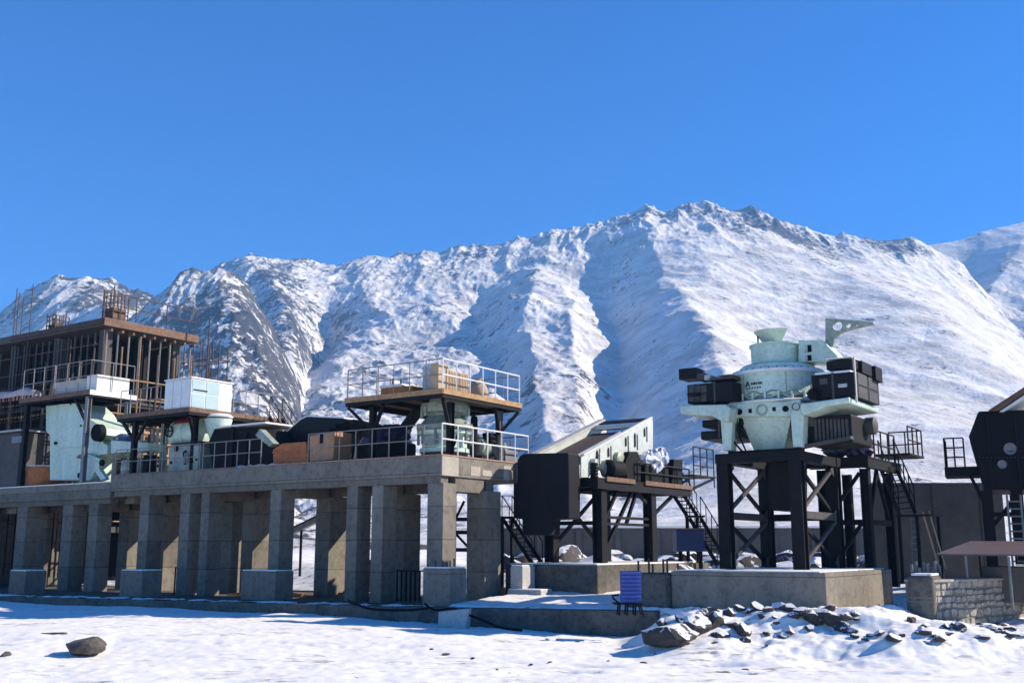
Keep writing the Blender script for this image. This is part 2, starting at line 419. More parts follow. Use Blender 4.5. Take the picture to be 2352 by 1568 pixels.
# ================================================================== materials of the plant
def snow_mat():
    m = bpy.data.materials.new("snow"); m.use_nodes = True
    n = m.node_tree.nodes; l = m.node_tree.links; b = n['Principled BSDF']
    b.inputs['Roughness'].default_value = 0.6; b.inputs['Specular IOR Level'].default_value = 0.25
    geo = n.new('ShaderNodeNewGeometry')
    at_ = n.new('ShaderNodeAttribute'); at_.attribute_name = 'dirt'
    mp = n.new('ShaderNodeMapping'); mp.inputs['Scale'].default_value = (.5, 2.6, 1); l.new(geo.outputs['Position'], mp.inputs[0])
    n1 = n.new('ShaderNodeTexNoise'); n1.inputs['Scale'].default_value = 2.2; n1.inputs['Detail'].default_value = 10; n1.inputs['Roughness'].default_value = .7
    l.new(mp.outputs[0], n1.inputs['Vector'])
    ad = n.new('ShaderNodeMath'); ad.operation = 'ADD'; l.new(n1.outputs['Fac'], ad.inputs[0]); l.new(at_.outputs['Fac'], ad.inputs[1])
    rp = n.new('ShaderNodeValToRGB'); rp.color_ramp.elements[0].position = .74; rp.color_ramp.elements[0].color = (.84, .80, .735, 1)
    rp.color_ramp.elements[1].position = .80; rp.color_ramp.elements[1].color = (.11, .09, .075, 1)
    l.new(ad.outputs[0], rp.inputs[0])
    mp3 = n.new('ShaderNodeMapping'); mp3.inputs['Scale'].default_value = (.16, 1.5, 1); mp3.inputs['Rotation'].default_value = (0, 0, R(-4)); l.new(geo.outputs['Position'], mp3.inputs[0])
    n3 = n.new('ShaderNodeTexNoise'); n3.inputs['Scale'].default_value = 1.1; n3.inputs['Detail'].default_value = 5; n3.inputs['Roughness'].default_value = .55; l.new(mp3.outputs[0], n3.inputs['Vector'])
    s1 = n.new('ShaderNodeMath'); s1.operation = 'SUBTRACT'; s1.inputs[1].default_value = .5; l.new(n3.outputs['Fac'], s1.inputs[0])
    s2 = n.new('ShaderNodeMath'); s2.operation = 'ABSOLUTE'; l.new(s1.outputs[0], s2.inputs[0])
    s3 = n.new('ShaderNodeMapRange'); s3.inputs['From Min'].default_value = .004; s3.inputs['From Max'].default_value = .013; s3.inputs['To Min'].default_value = 1; s3.inputs['To Max'].default_value = 0; l.new(s2.outputs[0], s3.inputs['Value'])
    n4 = n.new('ShaderNodeTexNoise'); n4.inputs['Scale'].default_value = .55; n4.inputs['Detail'].default_value = 6; l.new(geo.outputs['Position'], n4.inputs['Vector'])
    s4 = n.new('ShaderNodeMapRange'); s4.inputs['From Min'].default_value = .49; s4.inputs['From Max'].default_value = .58; l.new(n4.outputs['Fac'], s4.inputs['Value'])
    s5 = n.new('ShaderNodeMath'); s5.operation = 'MULTIPLY'; l.new(s3.outputs[0], s5.inputs[0]); l.new(s4.outputs[0], s5.inputs[1])
    s6 = n.new('ShaderNodeMath'); s6.operation = 'MULTIPLY'; s6.inputs[1].default_value = .75; l.new(s5.outputs[0], s6.inputs[0])
    mm = n.new('ShaderNodeMix'); mm.data_type = 'RGBA'; l.new(s6.outputs[0], mm.inputs[0]); l.new(rp.outputs[0], mm.inputs[6]); mm.inputs[7].default_value = (.17, .15, .13, 1)
    l.new(mm.outputs[2], b.inputs['Base Color'])
    nb = n.new('ShaderNodeTexNoise'); nb.inputs['Scale'].default_value = 5.0; nb.inputs['Detail'].default_value = 8; nb.inputs['Roughness'].default_value = .65
    l.new(mp.outputs[0], nb.inputs['Vector'])
    bp = n.new('ShaderNodeBump'); bp.inputs['Strength'].default_value = .6; bp.inputs['Distance'].default_value = .035
    l.new(nb.outputs['Fac'], bp.inputs['Height']); l.new(bp.outputs[0], b.inputs['Normal'])
    return m
M_SNOW = snow_mat()
M_CONC = mat('concrete', (.225, .198, .16), .9, var=.22, scale=.9, bump=.5, bscale=14, stain=.3, streak=True, spec=.06, joints=1.18)
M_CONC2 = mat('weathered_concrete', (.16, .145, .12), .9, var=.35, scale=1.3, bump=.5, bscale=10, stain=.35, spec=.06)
M_CONCW = mat('pale_concrete', (.50, .48, .44), .9, var=.15, scale=2, bump=.3, bscale=12, stain=.2, spec=.06)
M_DARK = mat('dark_steel', (.013, .012, .012), .6, var=.35, scale=2, spec=.12, bump=.1)
M_BLACK = mat('black_rubber', (.008, .008, .008), .7, var=.3, scale=3, spec=.12)
M_GREY = mat('grey_steel', (.18, .18, .18), .5, var=.25, scale=2, stain=.25)
M_RAIL = mat('painted_rail', (.26, .235, .21), .5, var=.3, scale=4)
M_GREEN = mat('pale_green_paint', (.56, .69, .57), .42, scale=1.6, stain=.22, streak=True, col2=(.45, .54, .44), spec=.4, bump=.05)
M_GREEN2 = mat('grey_green_paint', (.33, .37, .29), .45, var=.3, scale=2, stain=.4)
M_WHITE = mat('white_paint', (.74, .73, .68), .45, var=.1, scale=1.5, stain=.12)
M_GLASS = mat('pale_pane', (.40, .50, .49), .18, var=.12, scale=1)
M_BROWN = mat('brown_timber', (.20, .11, .065), .8, var=.45, scale=5, stain=.35, bump=.4)
M_TIMBER = mat('raw_timber', (.46, .27, .12), .8, var=.4, scale=6, stain=.35, bump=.4)
M_CARD = mat('cardboard', (.48, .34, .21), .85, var=.2, scale=4, stain=.2)
M_ORANGE = mat('orange_rust', (.50, .15, .035), .7, var=.35, scale=2.5, stain=.25, bump=.2)
M_ORANGE2 = mat('faded_orange', (.50, .25, .12), .7, var=.2, scale=2, stain=.2)
M_RED = mat('red_paint', (.30, .03, .03), .5, var=.3, scale=4)
M_TARP = mat('black_tarp', (.010, .010, .011), .6, spec=.2, var=.3, scale=4, bump=.8, bscale=6)
M_PURPLE = mat('purple_tarp', (.03, .028, .07), .45, var=.4, scale=4, bump=.8, bscale=6)
M_BLUE = mat('blue_plastic', (.02, .05, .30), .4, var=.3, scale=6)
M_BLUEL = mat('pale_blue_slat', (.10, .15, .48), .4, var=.3, scale=9)
M_NAVY = mat('navy_paint', (.012, .028, .10), .5, var=.3, scale=3)
M_ROCK = mat('boulder', (.11, .09, .075), .9, var=.5, scale=3, stain=.5, bump=.8, bscale=9)
M_STONE = mat('wall_stone', (.40, .36, .30), .9, var=.35, scale=2.5, stain=.4, bump=.7, bscale=12)
M_MORTAR = mat('mortar', (.20, .18, .155), .95, var=.3, scale=8, bump=.6)
M_RUST = mat('rusty_bar', (.10, .06, .045), .8, var=.4, scale=8)
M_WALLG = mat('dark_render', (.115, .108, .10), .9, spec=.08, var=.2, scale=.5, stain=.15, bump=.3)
M_DRED = mat('brown_sheet', (.10, .06, .055), .6, var=.2, scale=1.5)

# ================================================================== SETTING: ground
P = Frame(-2.5356, 38.5, 0.0, R(-34.5))        # main deck: x along its front to the right, y into the depth
V = Frame(9.47, 33.0, 0.0, R(-34.5))           # right plinth corner
def sstep(a, b, x):
    t = np.clip((x - a) / (b - a), 0, 1); return t * t * (3 - 2 * t)
def ground_z(X, Y):
    z = np.interp(Y, [-40, 10, 22, 30, 35, 38, 41, 45, 50, 56, 70, 110, 200, 400, 900], [-1, -.95, -.92, -.82, -.62, -.35, 0, .30, .62, 1.0, 1.35, 1.7, 1.95, 1.5, -10])
    # local coordinates of the plant frame
    lx = (X - P.o.x) * math.cos(P.rz) + (Y - P.o.y) * math.sin(P.rz)
    ly = -(X - P.o.x) * math.sin(P.rz) + (Y - P.o.y) * math.cos(P.rz)
    under = sstep(4.5, 2.2, lx) * sstep(-7, -3.5, ly) * sstep(16, 10, ly)
    z = z * (1 - under) + np.minimum(z, -.55) * under
    # in front of the slab
    fr = np.interp(X, [-30, -22, -14, -9, -4.5, 0, 4, 8], [-.12, -.14, -.22, -.24, -.34, -.52, -.75, -.8])
    k = sstep(26, 33, Y) * sstep(6, 2, ly) * sstep(7, 3.5, X)
    z = z * (1 - k) + fr * k
    # snow field between slab and the screen tower
    dl = (X + 2.1) * .286 + (Y - 36.9) * .958
    wr = sstep(.2, .6, dl) * sstep(.35, 1.0, lx) * sstep(9, 5, X) * sstep(50, 46, Y)
    z = z * (1 - wr) + np.interp(Y, [34, 36, 37.5, 39, 42, 45, 50], [.12, .14, .17, .30, .52, .60, .65]) * wr
    # wheel ruts and footprints
    for (y0_, sl_, w_, d_) in ((26.1, .10, .10, .07), (27.6, .10, .10, .06), (24.0, -.05, .08, .05), (30.2, .02, .12, .05), (22.6, .06, .1, .06)):
        yy_ = y0_ + sl_ * X + .35 * np.sin(X / 3.1 + y0_) + .12 * np.sin(X * 1.7)
        z = z - 1.7 * d_ * np.exp(-((Y - yy_) / w_) ** 2) * np.clip(.35 + 1.4 * fbm(X / 1.1 + y0_, Y * 0, 3), 0, 1.2) + .5 * d_ * np.exp(-((Y - yy_ - .2) / (w_ * 1.2)) ** 2)
    # right: mound in front of the plinth and the bank before the stone wall
    z = z + 1.0 * np.exp(-(((X - 7.4) / 5.0) ** 4 + ((Y - 31.9) / 2.3) ** 2)) * sstep(3.0, 4.6, X)
    z = z + .50 * sstep(12.5, 19, X) * sstep(27, 34, Y) * sstep(52, 40, Y) + .22 * sstep(8.5, 11, X) * sstep(26, 30, Y) * sstep(50, 40, Y)
    z = z + .35 * np.exp(-(((X - 13.8) / 2.6) ** 2 + ((Y - 31) / 1.6) ** 2)) + .25 * np.exp(-(((X - 10.6) / 1.6) ** 2 + ((Y - 29.3) / 1.1) ** 2))
    # soft drifts
    z = z + .10 * fbm(X / 5.5, Y / 3.2, 4) + .018 * fbm(X / 1.3 + 9, Y / .7, 4) * sstep(60, 35, Y)
    z = z - .035 * np.clip(ridged(X / 3.2 + 3, Y / .9, 4) - 1.0, 0, 1) * sstep(60, 35, Y) + .02 * fbm(X / .35, Y / .3, 3) * sstep(48, 36, Y)
    z = z + .26 * fbm(X / 1.5 + 4, Y / 1.1, 5) * sstep(4, 6, X) * sstep(27, 29, Y) * sstep(44, 34, Y)
    z = z + .35 * np.clip(fbm(X / 7 + 2, Y / 6, 4), -.3, 1) * sstep(46, 60, Y) * sstep(150, 100, Y)
    return z
def gz(x, y): return float(ground_z(np.array([float(x)]), np.array([float(y)]))[0])
xs = np.concatenate([np.linspace(-900, -60, 24), np.linspace(-58, -20, 120), np.linspace(-19.9, 20, 620), np.linspace(20.1, 60, 120), np.linspace(62, 900, 24)])
ys = np.concatenate([np.linspace(-60, 14, 20), np.linspace(15, 52, 620), np.linspace(52.3, 120, 160), np.linspace(122, 900, 40)])
GX, GY = np.meshgrid(xs, ys)
GZ = ground_z(GX, GY)
dirt = -.07 + .10 * fbm(GX / 4, GY / 4, 3)
for (y0_, sl_) in ((26.1, .10), (27.6, .10), (24.0, -.05), (30.2, .02), (22.6, .06)):
    yy_ = y0_ + sl_ * GX + .35 * np.sin(GX / 3.1 + y0_) + .12 * np.sin(GX * 1.7)
    dirt = dirt + .20 * np.exp(-((GY - yy_) / .10) ** 2) * np.clip(.2 + 1.6 * fbm(GX / 1.6 + y0_, GY * 0, 3), 0, 1)
dirt = dirt + .17 * np.exp(-((GY - 26.3 - .12 * GX - .5 * fbm(GX / 6, GY * 0, 3)) / .28) ** 2) + .10 * np.exp(-((GY - 30.5) / 2.5) ** 2) * np.exp(-((GX + 3) / 9) ** 2)
dirt = dirt + .14 * np.exp(-(((GX - 5) / 4.) ** 2 + ((GY - 25) / 1.6) ** 2)) + .25 * sstep(50, 58, GY) * sstep(95, 70, GY)
dirt = dirt + .10 * sstep(46, 50, GY) * np.clip(fbm(GX / 2, GY / 2, 3), 0, 1)
tag(grid_mesh('snowy_ground', GX, GY, GZ, M_SNOW, {'dirt': dirt}), 'snow covered ground of the site', kind='structure')

# ================================================================== assembling helpers
class Asm:
    """a thing standing in a frame; parts are given in the frame's coordinates"""
    def __init__(s, name, label, cat, fr, base, group=None):
        s.fr = fr; s.b = Vector(base)
        s.o = thing(name, label, cat, fr.wld(base), fr.rz, group)
    def part(s, name, mb, m, parent=None, bevel=0.0, smooth=False, label=None):
        mb.v = [(a - s.b.x, b - s.b.y, c - s.b.z) for a, b, c in mb.v]
        o = mb.build(name, m, parent or s.o, bevel, smooth)
        if label: o['label'] = label
        return o
def solo(name, mb, m, fr, base, label, cat, group=None, bevel=0.0, smooth=False):
    b = Vector(base)
    mb.v = [(x - b.x, y - b.y, z - b.z) for x, y, z in mb.v]
    o = mb.build(name, m, None, bevel, smooth, loc=fr.wld(base), rz=fr.rz)
    return tag(o, label, cat, group)
def rail(mb, pts, h=1.1, step=1.0, r=.022, mid=1, post_r=None):
    """railing along a polyline of floor points"""
    pr = post_r or r
    for a, b in zip(pts[:-1], pts[1:]):
        a = Vector(a); b = Vector(b); L = (b - a).length; n = max(1, round(L / step))
        for i in range(n + 1):
            p = a.lerp(b, i / n); mb.tube(p, p + Vector((0, 0, h)), pr, n=6)
        for k in range(mid + 1):
            z = h * (k + 1) / (mid + 1); mb.tube(a + Vector((0, 0, z)), b + Vector((0, 0, z)), r, n=6)
    return mb

# ================================================================== concrete platforms on the left
# foundation slab: outline in world metres, its front edge follows the photograph's low wall
sl = MB()
out = [(-34.0, 51.5), (-21.5, 45.9), (-11.9, 41.3), (-2.1, 36.9), (4.6, 34.9), (5.6, 37.6), (3.2, 41.8), (-2.5, 46.0), (-26, 62), (-36, 60)]
sl.prism([(x - 0, y - 0) for x, y in out], 'z', -1.3, .10)
s_ = sl.build('foundation_slab', M_CONC2, None, .03); tag(s_, 'low grey concrete foundation slab under the columns, with snow piled along its edge', 'foundation')

def platform(label, x0, x1, ydepth, ztop, zbeam, fronts, rears, base):
    A = Asm('concrete_platform', label, 'platform', P, base)
    d = MB().box(x0, x1, 0, ydepth, zbeam + .02, ztop)
    deck = A.part('deck', d, M_CONC, bevel=.015)
    # joist line just under the edge beam, set back
    A.part('beam', MB().box(x0 + .1, x1 - .12, .12, .55, zbeam - .22, zbeam + .018), M_CONC)
    A.part('beam', MB().box(x0 + .1, x1 - .12, 2.9, 3.4, zbeam - .4, zbeam + .018), M_CONC)
    for (xr, w) in fronts:
        A.part('column', MB().box(xr - w, xr, .14, .92, .1, zbeam - .221), M_CONC, bevel=.012)
    for (xr, w) in rears:
        A.part('column', MB().box(xr - w, xr, 2.7, 3.75, .1, zbeam - .401), M_CONC, bevel=.012)
    for (xr, w) in rears:
        A.part('cap_beam', MB().box(xr - w + .05, xr - .05, .93, 2.69, zbeam - .5, zbeam + .017), M_CONC)
    return A
PL = platform('long grey concrete platform on rectangular columns, its sunlit end face to the right', -19.3, 0, 5.75, 5.35, 4.6,
              [(-.02, .72), (-2.86, .55), (-4.15, .55), (-8.3, .6), (-12.62, .5), (-13.88, .62), (-16.63, .65)],
              [(-.02, .85), (-4.0, .8), (-8.05, .8), (-12.65, .75), (-14.05, .75), (-18.75, .8)], (-9, 2.5, .1))
# formwork joints and edge trim
tr = MB().box(-10.6, .03, -.03, .06, 5.352, 5.40).box(-.03, .03, .061, 5.78, 5.352, 5.40)
PL.part('edge_angle', tr, mat('salmon_edge', (.42, .23, .16), .7, var=.3, scale=3, stain=.3))
PL.part('edge_angle', MB().box(-19.1, -10.9, -.03, .06, 5.352, 5.39), mat('salmon_edge2', (.22, .13, .11), .7, var=.3, scale=3, stain=.3))
PL2 = platform('lower grey concrete platform at the far left beneath the tall steel frame', -36, -19.32, 5.75, 5.04, 4.3,
               [(-20.36, .7), (-22.33, .8), (-26.13, .85), (-30.5, .8), (-34, .8)], [(-21.5, .8), (-28.4, .9), (-33, .8)], (-27, 2.5, .1))
PL2.part('snow_strip', MB().box(-36, -19.34, -.02, .35, 5.042, 5.09), M_SNOW)
# infill walls between rear columns, sunlit from behind
w = MB().box(-29.2, -27.6, 2.2, 2.5, .1, 3.1)
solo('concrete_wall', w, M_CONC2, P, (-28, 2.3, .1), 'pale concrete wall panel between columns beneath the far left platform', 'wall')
w = MB().box(-11.9, -7.9, 7.2, 7.5, .1, 1.55)
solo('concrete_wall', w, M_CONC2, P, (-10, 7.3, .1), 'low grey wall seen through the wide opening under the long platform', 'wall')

rs = random.Random(12)
for y0_, y1_, m_ in ((.03, 1.0, .72), (1.75, 2.35, .45), (2.5, 3.1, .35), (3.9, 4.6, .6), (4.75, 5.7, .72)):
    PL.part('render_patch', MB().box(.001, .012, y0_, y1_, 4.64 + (.72 - m_) * .3, 4.62 + m_), mat('fresh_cement', (.42, .37, .30), .9, var=.15, scale=2, stain=.2, bump=.3))
# pedestals along the slab edge, snow on top
def pedestal(c, w, d, h, label, mt=M_CONC, snow=True, z0=.1, bars=0, frame=P):
    A = Asm('concrete_block', label, 'block', frame, (c[0], c[1], z0), 'concrete pedestals along the slab')
    A.part('body', MB().box(c[0] - w, c[0], c[1], c[1] + d, z0, z0 + h), mt, bevel=.03)
    if snow:
        sn = MB(); rs = random.Random(int(c[0] * 100)); k = 6
        pts = [(c[0] - w + .02 + (w - .04) * i / k, rs.uniform(.0, .07)) for i in range(k + 1)]
        sn.box(c[0] - w + .03, c[0] - .03, c[1] + .02, c[1] + d - .03, z0 + h + .002, z0 + h + .05)
        A.part('snow', sn, M_SNOW, bevel=.02)
    for i in range(bars):
        rs = random.Random(i + int(c[0]*10)); x = c[0] - w + .12 + (w - .24) * (i % 4) / 3; y = c[1] + .15 + (d - .3) * (i // 4)
        A.part('anchor_bar', MB().tube((x, y, z0 + h), (x, y, z0 + h + rs.uniform(.2, .34)), .03, n=6), M_RUST)
    return A
pedestal((-19.72, -3.6), 1.2, 1.0, 1.0, 'grey concrete block at the far left edge with a pale patch on it')
pedestal((-13.55, -2.3), 1.42, 1.0, 1.06, 'grey concrete block below the white cabin platform, second from the left')
pedestal((-6.95, -1.25), 1.9, .95, 1.1, 'broad dark grey concrete block in front of the middle columns')
pedestal((.92, -.62), 1.2, .95, 1.28, 'sunlit concrete block with rusty bolts on top, before the corner column', M_CONC, bars=7)
q = P.loc(at(1200, 1350, 40.6))
pedestal((q.x, q.y), .55, .85, 1.15, 'clean pale concrete block standing in snow right of the corner columns', M_CONCW, z0=.25)
pedestal((q.x + .95, q.y - .2), 1.5, .8, .42, 'low pale concrete kerb block in the snow before the clean pale block', M_CONCW, z0=0.12)

# wind blown snow lying in patches along the slab's front edge
tt = np.linspace(0, 1, 420); ed = [(-30, 49.6), (-21.5, 45.9), (-11.9, 41.3), (-2.1, 36.9)]
ex = np.interp(tt, [0, .35, .68, 1], [p[0] for p in ed]); ey = np.interp(tt, [0, .35, .68, 1], [p[1] for p in ed])
ww = np.linspace(.02, 1.0, 22); EX, WW = np.meshgrid(ex, ww); EY = np.meshgrid(ey, ww)[0]
SX = EX + WW * .42; SY = EY + WW * .90
SZ = .085 + .11 * np.clip(fbm(SX * 1.1, SY * 1.1, 4) * 1.6 + .12 - .5 * np.abs(WW - .4), -.3, .6)
tag(grid_mesh('snow_patches', SX, SY, SZ, M_SNOW, {'dirt': SZ * 0 - .2}), 'thin patches of snow lying along the front of the concrete slab', kind='stuff')
# ================================================================== steel platforms above the decks
def steel_platform(label, x0, x1, y0, y1, z, cols, base, zdeck, rails=(), floor_m=None, colmat=M_DARK, braces=(), mid=1, colw=.22, railm=M_RAIL, rstep=1.0, rh=1.15):
    A = Asm('steel_platform', label, 'platform', P, base)
    A.part('floor', MB().box(x0, x1, y0, y1, z - .06, z), floor_m or M_BROWN)
    fb = MB()
    fb.box(x0, x1, y0, y0 + .12, z - .28, z - .062).box(x0, x1, y1 - .12, y1, z - .28, z - .062)
    fb.box(x1 - .12, x1, y0 + .121, y1 - .121, z - .28, z - .062).box(x0, x0 + .12, y0 + .121, y1 - .121, z - .28, z - .062)
    n = max(2, int((x1 - x0) / 1.2))
    for i in range(1, n):
        x = x0 + (x1 - x0) * i / n; fb.box(x - .05, x + .05, y0 + .121, y1 - .121, z - .24, z - .063)
    A.part('floor_beams', fb, M_DARK)
    for c in cols:
        cm = c[2] if len(c) > 2 else colmat
        A.part('post', MB().ibeam(c[0], c[1], zdeck + .01, z - .285, colw, .03), cm)
    for p, q in braces:
        A.part('brace', MB().bar(p, q, .12, .12), M_DARK)
    for r_ in rails:
        A.part('railing', rail(MB(), r_, rh, rstep, mid=mid), railm)
    return A
# tall platform at the far left
Z1 = 9.5
S1 = steel_platform('tallest steel platform at the left with white boxes on its floor', -27.4, -21.5, 0, 2.6, Z1,
    [(-21.75, .15, M_GREY), (-26.9, .15), (-24.9, 2.3), (-21.75, 2.35, M_GREY), (-26.9, 2.3)], (-24.5, 1.3, 5.04), 5.04,
    rails=[[(-27.3, .06, Z1), (-24.6, .06, Z1)], [(-24.5, .06, Z1), (-21.6, .06, Z1), (-21.6, 2.5, Z1)]], braces=[((-22.9, .2, Z1 - .3), (-21.9, .2, Z1 - 1.5))], rh=1.5)
# cabin platform
Z2 = 8.1
S2 = steel_platform('steel platform with brown edge carrying the white panelled cabin', -19.2, -14.1, 0, 5.6, Z2,
    [(-13.98 - .9, 1.0), (-18.2, .3), (-14.6, 5.2), (-18.2, 5.2)], (-16.5, 2.5, 5.35), 5.35,
    rails=[[(-14.16, 2.5, Z2), (-14.16, 5.5, Z2)], [(-19.1, .06, Z2), (-16.2, .06, Z2)]],
    braces=[((-14.2, .1, Z2 - .3), (-14.82, .95, Z2 - 1.3)), ((-19.0, .2, Z2 - .3), (-18.25, .3, Z2 - 1.2)), ((-17.3, .25, Z2 - .3), (-18.15, .3, Z2 - 1.3))], rstep=.8)
# cone crusher platform
Z3 = 7.68
S3 = steel_platform('steel platform with tall railings above the cone crusher near the platform corner', -4.5, .25, -.3, 4.75, Z3,
    [(-3.65, .35), (-.35, .95), (-.35, 4.1, M_GREY), (-3.65, 4.1)], (-2, 2, 5.35), 5.35,
    rails=[[(-4.45, -.25, Z3), (.2, -.25, Z3)], [(.2, 4.7, Z3), (-4.45, 4.7, Z3), (-4.45, -.25, Z3)]],
    braces=[((-4.45, -.2, Z3 - .3), (-3.75, .32, Z3 - 1.15)), ((-2.75, -.1, Z3 - .3), (-3.55, .32, Z3 - 1.2)), ((.1, -.1, Z3 - .3), (-.3, .85, Z3 - 1.3)), ((.1, 3.2, Z3 - .3), (-.3, 4.0, Z3 - 1.2)), ((.15, 4.7, Z3 - .3), (-.3, 4.15, Z3 - 1.1))],
    rstep=.78)
S3.part('railing', rail(MB(), [(.2, -.25, Z3), (.2, 4.7, Z3)], 1.15, .78, r=.028), M_WHITE)
S3.part('floor_edge', MB().box(-4.52, .27, -.34, -.302, Z3 - .14, Z3 + .05).box(.252, .29, -.30, 4.78, Z3 - .14, Z3 + .05), M_TIMBER)
S2.part('floor_edge', MB().box(-19.22, -14.07, -.04, -.002, Z2 - .16, Z2 + .04).box(-14.098, -14.06, 0, 5.62, Z2 - .16, Z2 + .04), M_BROWN)
S1.part('floor_edge', MB().box(-27.42, -21.47, -.04, -.002, Z1 - .2, Z1 + .03), M_BROWN)
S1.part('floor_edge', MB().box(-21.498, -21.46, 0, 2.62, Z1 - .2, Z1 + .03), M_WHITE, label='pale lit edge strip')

# deck railings (fixed to the decks)
PL.part('railing', rail(MB(), [(-6.8, .08, 5.40), (-.05, .08, 5.40)], 1.12, .9), M_RAIL)
PL.part('railing', rail(MB(), [(-.05, .08, 5.40), (-.05, 5.7, 5.40)], 1.12, .95, r=.03), M_WHITE)
PL.part('railing', rail(MB(), [(-.05, 5.7, 5.40), (-3.5, 5.7, 5.40)], 1.12, .95, r=.025), M_GREY)
PL.part('railing', rail(MB(), [(-13.1, .08, 5.40), (-9.5, .08, 5.40)], 1.1, .8), M_RAIL)
PL.part('railing', rail(MB(), [(-19.2, .08, 5.40), (-13.3, .08, 5.40)], 1.1, .8), M_RAIL)

# things on the platforms
def cabin():
    x0, x1, y0, y1, z0, z1 = -15.95, -14.16, .08, 2.4, Z2 + .01, Z2 + 1.34
    A = Asm('panel_cabin', 'white and pale green panelled cabin on the brown edged steel platform', 'cabin', P, (-15, 1.2, z0))
    A.part('body', MB().box(x0, x1, y0, y1, z0, z1), M_WHITE, bevel=.02)
    A.part('roof', MB().box(x0 - .05, x1 + .05, y0 - .05, y1 + .05, z1 + .002, z1 + .07), M_WHITE, bevel=.02)
    zm = (z0 + z1) / 2
    for i in range(3):
        for j in range(2):
            A.part('panel', MB().box(x0 + .04 + i * .585, x0 + .57 + i * .585, y0 - .02, y0 - .002, z0 + .05 + j * .65, z0 + .66 + j * .63), M_GREEN2 if 0 else M_WHITE)
    for i in range(2):
        for j in range(2):
            A.part('window', MB().box(x1 + .002, x1 + .02, y0 + .06 + i * .78, y0 + .78 + i * .78, z0 + .06 + j * .65, z0 + .66 + j * .62), M_GLASS)
    A.part('lettering', MB().box(x1 + .021, x1 + .026, y0 + .12, y0 + .9, z0 + .80, z0 + .86), M_BLACK)
cabin()
solo('storage_box', MB().box(-25.2, -22.6, .5, 1.5, Z1 + .01, Z1 + .75), M_CONCW, P, (-24, 1, Z1), 'long grey box with dirty lower edge on the tallest steel platform', 'box', bevel=.03)
solo('storage_box', MB().box(-22.5, -21.66, .45, 2.3, Z1 + .01, Z1 + .85), M_WHITE, P, (-22, 1, Z1), 'bright white box at the right corner of the tallest steel platform', 'box', bevel=.03)
# on P3
A = Asm('crate', 'orange brown crate with white lid on the platform above the cone crusher', 'crate', P, (-2.9, .8, Z3))
A.part('body', MB().box(-3.3, -1.75, .35, 1.3, Z3 + .01, Z3 + .40), M_ORANGE, bevel=.02)
A.part('lid', MB().box(-3.34, -2.2, .3, 1.35, Z3 + .402, Z3 + .52), M_WHITE, bevel=.03)
A.part('handle', MB().tube((-2.9, .6, Z3 + .52), (-2.9, .6, Z3 + .8), .03).tube((-2.5, .6, Z3 + .52), (-2.5, .6, Z3 + .72), .03), M_DARK)
solo('steel_drum', MB().lathe((-.95, 1.0, Z3 + .01), [(0, .0), (.62, 0), (.62, .95), (.58, 1.0), (0, 1.0)], 32), M_CONCW, P, (-.95, 1.0, Z3), 'pale grey drum behind the brown cartons on the railed platform', 'drum', smooth=True)
solo('carton', MB().box(-.45, -.08, -.15, .45, Z3 + .01, Z3 + 1.05), M_CARD, P, (-.3, .2, Z3), 'tall narrow brown carton at the corner of the railed platform', 'box', bevel=.02)
A = Asm('carton', 'wide tan slatted carton beside the tall narrow carton', 'box', P, (-.3, 1.1, Z3))
A.part('body', MB().box(-.75, -.12, .5, 1.75, Z3 + .01, Z3 + .84), M_CARD, bevel=.02)
sb = MB()
for i in range(12): sb.box(-.118, -.10, .55 + i * .1, .61 + i * .1, Z3 + .03, Z3 + .82)
A.part('slat', sb, M_CARD)
sk = MB()
sk.lathe((-.6, 3.0, Z3 + .01), [(0, 0), (.36, .02), (.42, .2), (.38, .5), (.25, .72), (.12, .82), (.16, .9), (0, .92)], 16)
solo('sack', sk, M_CARD, P, (-.6, 3.0, Z3), 'slumped tan sack right of the cartons on the railed platform', 'sack', smooth=True)
solo('snow_pile', MB().lathe((-.6, 4.0, Z3 + .01), [(.6, 0), (.5, .15), (.3, .3), (.1, .4), (0, .42)], 18), M_SNOW, P, (-.6, 4, Z3), 'small snow heap at the right end of the railed platform', 'snow', smooth=True)

